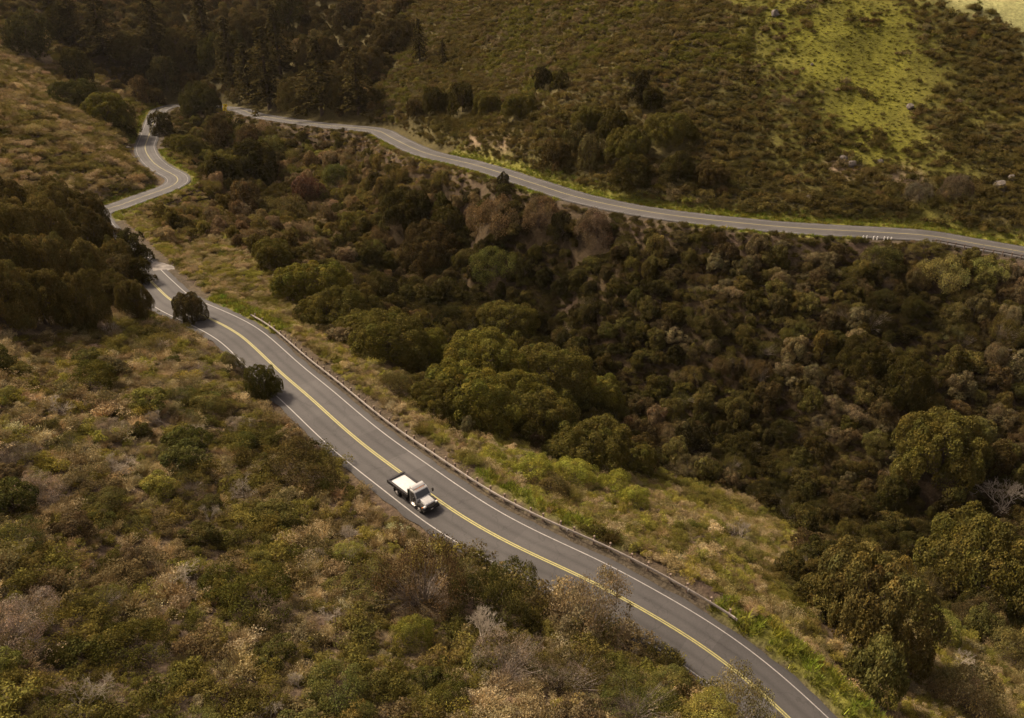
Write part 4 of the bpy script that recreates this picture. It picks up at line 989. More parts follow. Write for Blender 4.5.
PAL = {  # r g b weight: dark green, olive, brown, tan ...
 'slope': [(.078, .072, .022, .12), (.140, .124, .036, .22), (.125, .100, .050, .14), (.215, .175, .098, .20), (.35, .295, .19, .22), (.185, .170, .042, .10)],
 'verge': [(.155, .146, .040, .18), (.225, .19, .085, .22), (.36, .30, .18, .24), (.245, .232, .058, .26), (.27, .215, .12, .10)],
 'valley': [(.038, .034, .013, .20), (.062, .055, .019, .26), (.084, .074, .024, .20), (.078, .061, .030, .13), (.112, .098, .034, .11), (.15, .125, .07, .07), (.095, .074, .036, .03)],  # ravine shade partly painted in as darker tints
 'hill': [(.092, .078, .028, .28), (.128, .106, .036, .30), (.118, .092, .040, .18), (.165, .135, .075, .10), (.125, .118, .030, .14)],
 'spur': [(.110, .098, .030, .24), (.19, .152, .078, .28), (.27, .215, .13, .22), (.150, .130, .045, .26)],
 'head': [(.075, .064, .022, .16), (.125, .105, .034, .24), (.16, .120, .062, .26), (.22, .170, .10, .16), (.155, .140, .040, .18)],  # browner plants, also kept paler than the tints of the shaded ravine
 'forest': [(.060, .048, .020, .3), (.085, .068, .026, .3), (.12, .098, .038, .25), (.155, .12, .06, .15)],
}
LIFT = {'slope': 1.2, 'spur': 1.25}                     # the two dry, pale slopes
PAL = {k: [(r_*1.03*LIFT.get(k, 1.), g_*.98*LIFT.get(k, 1.), b_*.86*LIFT.get(k, 1.), w_) for r_, g_, b_, w_ in v] for k, v in PAL.items()}
GROUPS = {
 0: ('dark green shrub amid dry brush on the near slope left of the road', 'dark green shrubs on the near slope'),
 1: ('olive green shrub amid dry brush on the near slope left of the road', 'olive shrubs on the near slope'),
 2: ('brown withered shrub on the near slope left of the road', 'brown shrubs on the near slope'),
 3: ('light brown brushy shrub on the near slope left of the road', 'light brown shrubs on the near slope'),
 4: ('pale tan dried-out shrub on the near slope left of the road', 'pale tan shrubs on the near slope'),
 5: ('yellow-green leafy shrub on the near slope left of the road', 'yellow-green shrubs on the near slope')}

COLL_SCRUB = protos('chaparral_plant', P_SCRUB+P_DRY)
COLL_LOW = protos('low_plant', P_SCRUB_LOW+P_SCRUB)
# the thicket's plants: crowns standing on short trunks, joined to one mesh each
def tree_joined(c, t, name):
    V = np.empty(len(c.vertices)*3, np.float32); c.vertices.foreach_get('co', V)
    return c
P_MIX = P_ROUND+P_AIRY+P_BRUSH
COLL_ROUND = protos('thicket_tree', [c for c, t in P_MIX])
COLL_TUFT = protos('tuft', P_TUFT)

def head_mask(X, Y):
    return np.clip((Y-.9*X-205+30*fbm(X/25., Y/25., 92, 2))/50., 0, 1)*np.clip((300-Y)/60.+.4, .3, 1)

def scatter(zone_names, step, r0, r1, seed, area, road_clear, extra=None, coll_n=6, squash=(.8, 1.2), clear=.75, mg=90):
    r = np.random.default_rng(seed)
    X, Y = jitter_grid(*area, step, r)
    zn, d, s, i = zones(X, Y)
    ok = np.isin(zn.astype(str), zone_names)
    sc_ = r0+(r1-r0)*r.random(len(X))**1.6
    ok &= d > road_clear+sc_*.6
    if extra is not None: 
        e = extra(X, Y, d, s, i, r); ok &= e > r.random(len(X))
    X, Y, d, s, i, zn, sc_ = X[ok], Y[ok], d[ok], s[ok], i[ok], zn[ok], sc_[ok]
    Z = height(X, Y)
    ok = in_view(X, Y, Z, mg) & free(X, Y, clear)
    X, Y, Z, d, s, i, zn, sc_ = X[ok], Y[ok], Z[ok], d[ok], s[ok], i[ok], zn[ok], sc_[ok]
    n = len(X)
    rot = np.c_[r.normal(0, .08, n), r.normal(0, .08, n), r.uniform(0, 6.28, n)]
    scl = np.c_[sc_, sc_*r.uniform(.85, 1.15, n), sc_*r.uniform(*squash, n)]
    return dict(P=np.c_[X, Y, Z-.06], rot=rot, scl=scl, pick=r.integers(0, coll_n, n), X=X, Y=Y, zn=zn, d=d, s=s, i=i, r=r)

# 1 near slope chaparral: the 300 that show largest are shrubs of their own
A = scatter(['slope'], 1.4, .7, 1.9, 11, (-130, 70, 18, 215), 5.0)
tint, k = pick_tint(PAL['slope'], A['X'], A['Y'], A['r'], 81, 11.)
pick = np.where((k == 4) | ((k == 3) & (A['r'].random(len(k)) < .6)), A['r'].integers(6, 9, len(k)), A['pick'])
dep = np.hypot(A['Y'], A['P'][:, 2]-CAM_Z)/A['scl'][:, 0]
first = np.argsort(dep+1e6*~in_view(A['X'], A['Y'], A['P'][:, 2], -12))[:N_SHRUBS]
own = np.zeros(len(k), bool); own[first] = True
AM = P_SCRUB+P_DRY
for q in first:
    o = link('shrub', AM[pick[q]])
    o.location = A['P'][q]; o.rotation_euler = A['rot'][q]; o.scale = A['scl'][q]; o['tint'] = [float(v) for v in tint[q]]
    lb, gp = GROUPS[int(k[q])]
    tag(o, lb, 'shrub', gp)
stuff('chaparral_scrub', COLL_SCRUB, A['P'][~own], A['rot'][~own], A['scl'][~own], tint[~own], pick[~own])
# low plants and dead stalks filling the gaps
B = scatter(['slope', 'spur'], 1.0, .3, .65, 12, (-190, 70, 18, 330), 5.0, coll_n=9)
tint, k = pick_tint(PAL['slope'], B['X'], B['Y'], B['r'], 82, 5.)
stuff('undergrowth', COLL_SCRUB, B['P'], B['rot'], B['scl'], tint*1.05, B['pick'])
# tall shrubs on the cut bank, hanging over the left lane
r = np.random.default_rng(21)
BK = {0: 'tall dark olive shrub on the bank over the left lane', 1: 'tall olive shrub on the bank over the left lane', 2: 'tall brown shrub on the bank over the left lane', 3: 'tall light brown shrub on the bank over the left lane', 4: 'tall pale tan shrub on the bank over the left lane', 5: 'tall yellow-green shrub on the bank over the left lane'}
for a, b2, s0, s1, dmin in BANK:
    for i_ in np.arange(a, b2, .85):
        q = ROADL[int(i_)]; nn = ROADN[int(i_)]; dd = r.uniform(dmin, dmin+3.4)
        x, y = q[0]-nn[0]*dd+r.normal()*.3, q[1]-nn[1]*dd+r.normal()*.3
        kk = int(r.choice(6, p=[.16, .22, .24, .22, .08, .08])); c = np.array(PAL['slope'][kk][:3])*math.exp(r.normal(0, .15)); s_ = r.uniform(s0, s1)
        if math.hypot(x-TRUCK_AT[0], y-TRUCK_AT[1]) < 10: s_ = min(s_, 1.1)
        put_shrub(AM[int(r.integers(0, 9))], float(x), float(y), s_, s_*r.uniform(.9, 1.25), c, BK[kk], BK[kk].replace('shrub', 'shrubs'), 'bank_shrub', int(r.integers(1e6)))
# 2 verge and grassy slope below the guardrail
def verge_keep(X, Y, d, s, i, r):
    return 1-.97*verge(d, s, i)
B = scatter(['verge'], 1.0, .42, 1.5, 13, (-130, 80, 30, 260), 6.1, verge_keep, coll_n=9)
tint, k = pick_tint(PAL['verge'], B['X'], B['Y'], B['r'], 83, 8.)
stuff('roadside_brush', COLL_SCRUB, B['P'], B['rot'], B['scl'], tint, B['pick'])
# 3 canyon thicket
V3 = scatter(['valley'], 2.35, .8, 3.3, 14, (-190, 210, 30, 400), 8.0, coll_n=14, squash=(.65, 1.6), clear=.6)
tint, k = pick_tint(PAL['valley'], V3['X'], V3['Y'], V3['r'], 84, 16.)
hd = head_mask(V3['X'], V3['Y']) > V3['r'].random(len(k))
t2, k2 = pick_tint(PAL['head'], V3['X'], V3['Y'], V3['r'], 91, 12.)
tint = np.where(hd[:, None], t2, tint); k = np.where(hd, k2+10, k)
dep = np.hypot(V3['Y'], V3['P'][:, 2]-CAM_Z)/V3['scl'][:, 0]
first = np.argsort(dep+1e6*~in_view(V3['X'], V3['Y'], V3['P'][:, 2], -15))[:N_THICKET]
own = np.zeros(len(k), bool); own[first] = True
TG = {10: ('dark brown-green', 'dark canyon-head'), 11: ('olive', 'olive canyon-head'), 12: ('brown', 'brown canyon-head'), 13: ('tan', 'tan canyon-head'), 14: ('yellowish green', 'yellowish canyon-head'), 0: ('very dark green', 'darkest'), 1: ('dark olive', 'dark olive'), 2: ('olive green', 'olive'), 3: ('brown leaved', 'brown'), 4: ('light olive', 'light olive'), 5: ('pale greyish tan', 'pale tan'), 6: ('reddish brown', 'reddish')}
for q in first:
    root = empty('thicket_tree', V3['P'][q], V3['rot'][q][2]); root.scale = V3['scl'][q]
    a, b2 = TG[int(k[q])]
    tag(root, '%s bushy small tree %s' % (a, 'on the brushy slope at the canyon head' if k[q] > 9 else 'in the dense canyon thicket'), 'tree', '%s trees of the canyon thicket' % b2)
    cm, tm = P_MIX[V3['pick'][q]]
    link('trunk', tm, None, root); c = link('crown', cm, None, root); c['tint'] = [float(v) for v in tint[q]]
stuff('canyon_thicket', COLL_ROUND, V3['P'][~own], V3['rot'][~own], V3['scl'][~own], tint[~own], V3['pick'][~own])
B = scatter(['valley'], 1.5, .8, 1.6, 15, (-190, 210, 30, 400), 5.6, coll_n=9)
tint, k = pick_tint(PAL['valley'], B['X'], B['Y'], B['r'], 85, 10.)
hd = head_mask(B['X'], B['Y']) > B['r'].random(len(k))
tint = np.where(hd[:, None], pick_tint(PAL['head'], B['X'], B['Y'], B['r'], 93, 9.)[0], tint)
stuff('canyon_undergrowth', COLL_SCRUB, B['P'], B['rot'], B['scl'], tint*1.1, B['pick'])
# 4 far hillside scrub
def hill_keep(X, Y, d, s, i, r):
    m_ = poly_soft(X, Y, MEADOW, 26., 14.); p_ = poly_soft(X, Y, SUNLIT_MEADOW, 10., 14.)
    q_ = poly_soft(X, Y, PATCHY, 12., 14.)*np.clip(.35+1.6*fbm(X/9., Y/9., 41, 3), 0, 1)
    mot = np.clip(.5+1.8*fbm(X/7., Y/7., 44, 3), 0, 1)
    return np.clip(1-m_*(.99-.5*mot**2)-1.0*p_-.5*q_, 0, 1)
B = scatter(['hill'], 1.15, .5, 1.8, 16, (-150, 215, 160, 480), 6.5, hill_keep, coll_n=10, squash=(1., 1.6))
tint, k = pick_tint(PAL['hill'], B['X'], B['Y'], B['r'], 86, 20.)
stuff('hillside_scrub', COLL_LOW, B['P'], B['rot'], B['scl'], tint, B['pick'])
B = scatter(['spur'], 1.75, .9, 2.9, 17, (-290, -90, 165, 430), 5.6, coll_n=9)
tint, k = pick_tint(PAL['spur'], B['X'], B['Y'], B['r'], 87, 14.)
stuff('ridge_scrub', COLL_SCRUB, B['P'], B['rot'], B['scl'], tint, B['pick'])
# 5 wood at the head of the canyon
B = scatter(['forest'], 3.6, 1.6, 3.4, 18, (-330, 60, 250, 500), 6.5, coll_n=11, squash=(.9, 1.4), clear=.5)
tint, k = pick_tint(PAL['forest'], B['X'], B['Y'], B['r'], 88, 20.)
stuff('distant_wood', COLL_ROUND, B['P'], B['rot'], B['scl'], tint, B['pick'])
# grass and low weeds over the hillside meadow
def meadow_keep(X, Y, d, s, i, r):
    return np.clip(poly_soft(X, Y, MEADOW, 26., 14.)+.25*poly_soft(X, Y, PATCHY, 12., 14.), 0, 1)
B = scatter(['hill'], 1.25, .5, 1.5, 24, (20, 200, 170, 400), 6.0, meadow_keep, coll_n=3, squash=(.35, .8))
tint, k = pick_tint([(.080, .074, .016, .3), (.105, .096, .020, .35), (.135, .118, .028, .2), (.085, .066, .024, .15)], B['X'], B['Y'], B['r'], 94, 8.)
stuff('meadow_grass', COLL_TUFT, B['P'], B['rot'], B['scl'], tint, B['pick'])
# 6 grass tufts on verges
r = np.random.default_rng(19)
X, Y = jitter_grid(-170, 140, 30, 400, .8, r)
d, s, i = road_dist(X, Y)
ok = (verge(d, s, i) > r.random(len(X))) & (d > PAVE+.2)
X, Y = X[ok], Y[ok]; Z = height(X, Y); ok = in_view(X, Y, Z); X, Y, Z = X[ok], Y[ok], Z[ok]; n = len(X)
s_ = r.uniform(.6, 1.5, n)
tint = np.array([.175, .18, .03])*np.exp(r.normal(0, .2, (n, 1)))*(1+r.normal(0, .08, (n, 3)))
stuff('verge_grass', COLL_TUFT, np.c_[X, Y, Z-.03], np.c_[r.normal(0, .1, n), r.normal(0, .1, n), r.uniform(0, 6.28, n)], np.c_[s_, s_, s_*.8], tint, r.integers(0, 3, n))
# ---- built things -----------------------------------------------------------------
def bm_new(): return bmesh.new()
def bm_box(bm, c, s, bev=0., rot=None):
    r = bmesh.ops.create_cube(bm, size=1)
    vs = r['verts']
    bmesh.ops.scale(bm, vec=s, verts=vs)
    if rot is not None: bmesh.ops.rotate(bm, cent=(0, 0, 0), matrix=rot, verts=vs)
    bmesh.ops.translate(bm, vec=c, verts=vs)
    if bev:
        es = list({e for v in vs for e in v.link_edges})
        bmesh.ops.bevel(bm, geom=es, offset=bev, segments=2, affect='EDGES', profile=.7)
def bm_cyl(bm, c, r, h, axis='Y', seg=24, r2=None, bev=0.):
    q = bmesh.ops.create_cone(bm, cap_ends=True, segments=seg, radius1=r, radius2=r if r2 is None else r2, depth=h)
    vs = q['verts']
    M = {'Y': Matrix.Rotation(math.pi/2, 3, 'X'), 'X': Matrix.Rotation(math.pi/2, 3, 'Y'), 'Z': Matrix.Identity(3)}[axis]
    bmesh.ops.rotate(bm, cent=(0, 0, 0), matrix=M, verts=vs)
    bmesh.ops.translate(bm, vec=c, verts=vs)
    if bev:
        es = [e for e in {e for v in vs for e in v.link_edges} if len(e.link_faces) == 2 and e.calc_face_angle(0) > .9]
        bmesh.ops.bevel(bm, geom=es, offset=bev, segments=2, affect='EDGES')
def bm_prism(bm, prof, y0, y1, bev=0., taper=0.):
    """side profile (x, z) run from y0 to y1; taper draws the upper points in"""
    zt = max(p[1] for p in prof); zb = min(p[1] for p in prof)
    def yy(y, z):
        return y*(1-taper*max(0, (z-zb)/(zt-zb+1e-6)))
    a = [bm.verts.new((x, yy(y0, z), z)) for x, z in prof]; b_ = [bm.verts.new((x, yy(y1, z), z)) for x, z in prof]
    n = len(prof); fs = [bm.faces.new(a), bm.faces.new(b_[::-1])]
    for k in range(n):
        fs.append(bm.faces.new((a[k], b_[k], b_[(k+1) % n], a[(k+1) % n])))
    bmesh.ops.recalc_face_normals(bm, faces=fs)
    if bev:
        es = list({e for f in fs for e in f.edges})
        bmesh.ops.bevel(bm, geom=es, offset=bev, segments=3, affect='EDGES', profile=.6)
def done(name, bm, mat, parent=None, smooth=True):
    me = bpy.data.meshes.new(name); bmesh.ops.recalc_face_normals(bm, faces=bm.faces[:]); bm.to_mesh(me); bm.free()
    if smooth:
        for p in me.polygons: p.use_smooth = True
        try: me.set_sharp_from_angle(angle=math.radians(32))
        except Exception: pass
    return link(name, me, mat, parent)

M_WPAINT = simple_mat('white_truck_paint', (.43, .425, .42), .3, noise=.04, scale=1.5, coat=.4)
M_BEDW = simple_mat('scuffed_white_bed', (.56, .55, .54), .5, noise=.08, scale=2.5)
M_BLACK = simple_mat('black_steel', (.018, .016, .016), .45, noise=.3, scale=4)
M_RUBBER = simple_mat('tyre_rubber', (.02, .019, .018), .85, noise=.3, scale=8)
M_GLASS = simple_mat('dark_glass', (.03, .033, .036), .06, noise=.05, spec=.7)
M_DOOR = simple_mat('dark_cab_sides', (.045, .042, .038), .35, noise=.1)  # dark grey on both doors and both fenders
M_CHROME = simple_mat('bright_metal', (.62, .60, .58), .25, metal=1., noise=.1)
M_LAMP = simple_mat('headlamp_glass', (.62, .62, .60), .12, noise=.1, spec=.8)
M_AMBER = simple_mat('amber_lens', (.70, .22, .02), .25, noise=.05)
M_RED = simple_mat('red_lens', (.45, .02, .015), .25, noise=.05)
M_GREEN = simple_mat('dull_green_board', (.060, .070, .045), .7, noise=.2)

# flatbed truck: x forward, y left; origin on the road under its middle
T = empty('flatbed_truck', (0, 0, 0))
tag(T, 'small white-cabbed flatbed truck with white load bed and black edges driving on the near road', 'truck')
b = bm_new()                                              # chassis
for y in (-.42, .42): bm_box(b, (-.2, y, .72), (6.6, .09, .24), .01)
for x in (-3.0, -1.9, -.6, .8, 2.2): bm_box(b, (x, 0, .72), (.10, .75, .18))
bm_box(b, (-2.05, 0, .50), (.22, 1.7, .20), .03); bm_box(b, (2.55, 0, .50), (.16, 1.8, .16), .03)
done('chassis', b, M_BLACK, T)
# cab
b = bm_new()
bm_prism(b, [(.62, .62), (2.02, .62), (2.10, 1.42), (2.02, 1.58), (1.58, 2.28), (1.36, 2.40), (.78, 2.42), (.62, 2.34)], -1.10, 1.10, .05, .10)
cab = done('cab', b, M_WPAINT, T)
b = bm_new(); bm_prism(b, [(.55, 2.36), (1.30, 2.40), (1.22, 2.52), (.95, 2.66), (.62, 2.68), (.55, 2.60)], -.93, .93, .05, .06)
done('roof_fairing', b, M_WPAINT, cab)
b = bm_new()
for y in (-.6, -.3, 0, .3, .6): bm_box(b, (1.30, y*.9, 2.43), (.12, .10, .05), .015)
done('marker_light', b, M_AMBER, cab)
def quad_panel(name, pts, th, mat, parent):
    b = bm_new(); P = [Vector(p) for p in pts]; n = (P[1]-P[0]).cross(P[2]-P[0]).normalized()
    a = [b.verts.new(p+n*th) for p in P]; c = [b.verts.new(p-n*th) for p in P]
    k = len(P); b.faces.new(a); b.faces.new(c[::-1])
    for q in range(k): b.faces.new((a[q], c[q], c[(q+1) % k], a[(q+1) % k]))
    bmesh.ops.recalc_face_normals(b, faces=b.faces[:])
    return done(name, b, mat, parent, False)
quad_panel('windshield', [(2.035, -.93, 1.60), (2.035, .93, 1.60), (1.64, .88, 2.225), (1.64, -.88, 2.225)], .022, M_GLASS, cab)
def ysd(z): return 1.10*(1-.10*(z-.62)/1.8)
for sgn in (-1, 1):
    door = quad_panel('door', [(.80, sgn*(ysd(.78)+.004), .78), (1.93, sgn*(ysd(.78)+.004), .78), (1.98, sgn*(ysd(1.5)+.004), 1.5), (1.52, sgn*(ysd(2.24)+.004), 2.24), (.80, sgn*(ysd(2.24)+.004), 2.24)], .012, M_DOOR, T)
    quad_panel('side_window', [(.90, sgn*(ysd(1.56)+.016), 1.56), (1.86, sgn*(ysd(1.56)+.016), 1.56), (1.48, sgn*(ysd(2.16)+.016), 2.16), (.90, sgn*(ysd(2.16)+.016), 2.16)], .012, M_GLASS, door)
    b = bm_new(); bm_box(b, (.98, sgn*(ysd(1.4)+.03), 1.40), (.16, .04, .04), .008); done('door_handle', b, M_BLACK, door)
    b = bm_new()                                            # mirror on two arms
    bm_box(b, (2.02, sgn*1.40, 1.86), (.14, .20, .46), .03)
    bm_box(b, (2.00, sgn*1.22, 2.02), (.04, .36, .03)); bm_box(b, (2.00, sgn*1.22, 1.70), (.04, .36, .03))
    done('mirror', b, M_BLACK, T)
# hood and fenders
b = bm_new()
bm_prism(b, [(2.00, .95), (3.44, .95), (3.46, 1.18), (3.34, 1.36), (2.9, 1.47), (2.08, 1.57), (2.00, 1.56)], -.80, .80, .07, .22)
hood = done('hood', b, M_WPAINT, T)
b = bm_new()
for y in (-.26, .26): bm_box(b, (2.78, y, 1.485), (.9, .05, .03), .01, Matrix.Rotation(math.radians(7), 3, 'Y'))
done('hood_crease', b, M_WPAINT, hood)
for sgn in (-1, 1):
    b = bm_new()
    prof = [(1.98, .62), (2.02, 1.0), (2.16, 1.18), (2.50, 1.26), (2.95, 1.22), (3.32, 1.06), (3.42, .80), (3.38, .62)]
    inner = [(2.55+.50*math.cos(a), .52+.50*math.sin(a)) for a in np.linspace(.22, math.pi-.22, 9)]
    bm_prism(b, prof+inner, sgn*.70, sgn*1.14, 0.)
    f = done('fender', b, M_DOOR, T)
    b = bm_new(); bm_box(b, (3.30, sgn*.86, 1.03), (.22, .36, .22), .05); done('headlight', b, M_LAMP, T)
    b = bm_new(); bm_box(b, (3.22, sgn*1.10, 1.06), (.18, .10, .14), .02); done('turn_signal', b, M_AMBER, T)
b = bm_new()
bm_box(b, (3.45, 0, 1.02), (.06, 1.16, .46), .03)
grille = done('grille', b, M_BLACK, T)
b = bm_new()
for z in (.86, .95, 1.04, 1.13): bm_box(b, (3.485, 0, z), (.02, 1.02, .03), .005)
done('grille_bar', b, M_CHROME, grille)
b = bm_new(); bm_box(b, (3.52, 0, .60), (.20, 2.28, .34), .05); bm_box(b, (3.42, -1.0, .60), (.30, .3, .32), .05); bm_box(b, (3.42, 1.0, .60), (.30, .3, .32), .05)
done('bumper', b, M_BLACK, T)
b = bm_new(); bm_box(b, (3.635, 0, .62), (.012, .34, .15), .004); done('licence_plate', b, M_BEDW, T)
# steps, tanks, exhaust
for sgn in (-1, 1):
    b = bm_new(); bm_cyl(b, (1.20, sgn*.86, .62), .26, 1.0, 'X', 24, bev=.03); tank = done('fuel_tank', b, M_CHROME, T)
    b = bm_new(); bm_box(b, (1.28, sgn*1.10, .46), (.86, .18, .05), .01); bm_box(b, (1.28, sgn*1.10, .80), (.7, .16, .04), .01); done('step', b, M_CHROME, tank)
    b = bm_new(); bm_box(b, (-.55, sgn*.92, .64), (.9, .42, .42), .03); done('tool_box', b, M_BLACK, T)
    b = bm_new(); bm_box(b, (-2.72, sgn*.86, .58), (.03, .56, .56), .008); done('mud_flap', b, M_RUBBER, T)
    b = bm_new(); bm_box(b, (-3.72, sgn*.95, .98), (.05, .30, .12), .015); done('tail_light', b, M_RED, T)
b = bm_new(); bm_cyl(b, (.50, -.80, 1.65), .06, 1.9, 'Z', 14); bm_cyl(b, (.50, -.80, 1.55), .09, .9, 'Z', 14); done('exhaust_stack', b, M_CHROME, T)
# load bed
b = bm_new(); bm_box(b, (-1.66, 0, 1.06), (4.06, 2.30, .14), .01)
for x in np.arange(-3.4, .4, .5): bm_box(b, (float(x), 0, .94), (.09, 2.3, .12))
bed = done('load_bed', b, M_BLACK, T)
b = bm_new(); bm_box(b, (-1.64, 0, 1.22), (3.98, 2.10, .03), .005); done('bed_floor', b, M_BEDW, bed)
for sgn in (-1, 1):
    b = bm_new(); bm_box(b, (-1.66, sgn*1.16, 1.16), (4.26, .26, .46), .02)
    for x in np.arange(-3.4, .4, .62): bm_box(b, (float(x), sgn*1.29, 1.13), (.07, .05, .34), .008)
    done('side_rail', b, M_BLACK, bed)
b = bm_new(); bm_box(b, (-3.70, 0, 1.18), (.34, 2.56, .50), .02); done('tailboard', b, M_BLACK, bed)
b = bm_new(); bm_box(b, (.42, 0, 1.62), (.07, 2.24, 1.0), .02)
for y in (-1.12, -.37, .37, 1.12): bm_box(b, (.40, y, 1.62), (.12, .07, 1.04), .01)
hb = done('headboard', b, M_GREEN, bed); bed.location = (0, 0, .18)
b = bm_new(); bm_box(b, (.42, 0, 2.17), (.26, 2.20, .09), .02); done('headboard_cap', b, M_WPAINT, hb)
# wheels
def wheel(x, y, w):
    b = bm_new(); bm_cyl(b, (x, y, .50), .50, w, 'Y', 32, bev=.06)
    wh = done('wheel', b, M_RUBBER, T)
    sg = 1 if y > 0 else -1
    b = bm_new(); bm_cyl(b, (x, y+sg*(w/2+.002), .50), .29, .05, 'Y', 24, bev=.015); bm_cyl(b, (x, y+sg*(w/2+.03), .50), .11, .10, 'Y', 16, bev=.01)
    done('rim', b, M_CHROME, wh)
for sgn in (-1, 1):
    wheel(2.55, sgn*.98, .28); wheel(-2.05, sgn*.72, .24); wheel(-2.05, sgn*1.00, .24)
T.scale = (.92, .92, .92)
T.location = TRUCK_AT[:3]; T.rotation_euler = (0, TRUCK_AT[4], TRUCK_AT[3])

# ---- guardrail -------------------------------------------------------------------
def rail_path(s0, s1, off, step):
    q = np.arange(s0, s1, step); P = np.stack([np.interp(q, RS, RL[:, k]) for k in range(3)], -1)
    n = np.stack([np.interp(q, RS, RN[:, k]) for k in range(2)], -1); n /= np.linalg.norm(n, axis=1)[:, None]
    P[:, 0] += n[:, 0]*off; P[:, 1] += n[:, 1]*off
    return P, n
M_GALV = simple_mat('weathered_galvanised_steel', (.27, .235, .205), .6, metal=.25, noise=.22, scale=1.2)
M_POST = simple_mat('weathered_wood_post', (.22, .165, .125), .9, noise=.35, scale=3)
def guardrail(name, s0, s1, off, label, n_post, wood=True):
    P, n = rail_path(s0, s1, off, .6)
    c = P.mean(0); root = empty(name, (c[0], c[1], P[:, 2].min())); O = np.array(root.location)
    tag(root, label, 'guardrail')
    # two folded waves facing the road
    prof = [(.00, .00), (.02, .04), (.085, .07), (.085, .11), (.02, .14), (.02, .17), (.085, .20), (.085, .24), (.02, .27), (0, .31)]
    back = [(u-.015, z) for u, z in prof[::-1]]
    pr = prof+back; K = len(pr); L = len(P); V = []
    for u, z in pr:
        V.append(np.c_[P[:, 0]-n[:, 0]*u, P[:, 1]-n[:, 1]*u, P[:, 2]+.50+z])
    V = np.stack(V, 1)-O; ii = np.arange(L*K).reshape(L, K); jj = np.roll(ii, -1, 1)
    F = [np.stack([ii[:-1], jj[:-1], jj[1:], ii[1:]], -1).reshape(-1, 4), ii[:1], ii[-1:, ::-1]]
    link('rail', mesh_np('rail', V.reshape(-1, 3), F), M_GALV, root)
    b = bm_new(); bm_box(b, (0, 0, .44), (.18, .22, 1.22), .015); pm = bpy.data.meshes.new('guard_post'); b.to_mesh(pm); b.free(); pm.materials.append(M_POST)
    b = bm_new(); bm_box(b, (0, -.165, .58), (.14, .13, .34), .01); km = bpy.data.meshes.new('spacer_block'); b.to_mesh(km); b.free(); km.materials.append(M_POST)
    for k in np.linspace(1, L-2, n_post).astype(int):
        o = link('post', pm, None, root)
        o.location = P[k]+np.r_[n[k]*.29, 0]-O; o.rotation_euler = (random.gauss(0, .02), random.gauss(0, .02), math.atan2(n[k][1], n[k][0])-math.pi/2)
        link('spacer_block', km, None, o)
    for k, e in ((0, -1), (L-1, 1)):                         # flared end plates
        b = bm_new(); bm_box(b, (0, 0, .60), (.55, .05, .36), .02)
        o = done('end_plate', b, M_GALV, root); o.location = P[k]-O
        o.rotation_euler = (0, 0, math.atan2(n[k][1], n[k][0])-math.pi/2+.25*e)
guardrail('guardrail', GUARD[0], GUARD[1], GUARD[2], 'long steel guardrail on wooden posts along the outer edge of the near road', 46)
guardrail('guardrail', GUARD2[0], GUARD2[1], GUARD2[2], 'short dark guardrail on the retaining wall at the right end of the far road', 14)

# retaining wall under the far road's outer edge: stacked timbers between posts
M_TIMBER = simple_mat('dark_timber', (.055, .042, .034), .9, noise=.35, scale=2)
P, n = rail_path(WALL[0], WALL[1], WALL[2], 1.2); O = np.array([P[len(P)//2][0], P[len(P)//2][1], P[:, 2].min()-2])
rw = empty('retaining_wall', O); tag(rw, 'dark timber retaining wall below the outer edge of the far road at right', 'wall')
b = bm_new()
for q in range(len(P)-1):
    a_, c_ = P[q], P[q+1]; mid = (a_+c_)/2; ln = np.linalg.norm(c_-a_)
    for lv in range(7):
        z = mid[2]-.16-.30*lv-.02
        bm_box(b, tuple(np.array([mid[0], mid[1], z])-O), (ln*1.0-.01, .16+.02*(lv % 2), .27), .0, Matrix.Rotation(math.atan2(c_[1]-a_[1], c_[0]-a_[0]), 3, 'Z'))
done('timber_wall', b, M_TIMBER, rw, False)
for q in range(0, len(P), 2):
    b = bm_new(); bm_box(b, (0, 0, -1.0), (.22, .22, 2.6), .02); o = done('soldier_post', b, M_TIMBER, rw)
    o.location = P[q]+np.r_[n[q]*.22, .15]-O; o.rotation_euler = (0, 0, math.atan2(n[q][1], n[q][0]))

# white roadside posts on the far road and near-road delineators
M_WHITEPOST = simple_mat('white_marker', (.74, .72, .68), .5, noise=.08)
b = bm_new(); bm_box(b, (0, 0, .35), (.18, .18, .85), .02); pm = bpy.data.meshes.new('marker_post'); b.to_mesh(pm); b.free(); pm.materials.append(M_WHITEPOST)
b = bm_new(); bm_box(b, (0, -.10, .62), (.10, .02, .14), .004); rm = bpy.data.meshes.new('reflector'); b.to_mesh(rm); b.free(); rm.materials.append(M_BLACK)
for q, (x, y, z, a) in enumerate(MARKERS):
    o = link('marker_post', pm); o.location = (x, y, z); o.rotation_euler = (0, 0, a)
    tag(o, 'short white post in the row on the outer edge of the far road', 'post', 'white posts on the far road edge')
    link('reflector', rm, None, o)
for q, (x, y, z, a, lb) in enumerate(DELIN):
    b = bm_new(); bm_box(b, (0, 0, .40), (.09, .03, .86), .008); o = done('delineator', b, M_GALV); o.location = (x, y, z); o.rotation_euler = (0, 0, a)
    tag(o, lb, 'delineator')
    b = bm_new(); bm_box(b, (0, -.02, .72), (.30, .02, .26), .01); done('reflector', b, M_WHITEPOST, o)

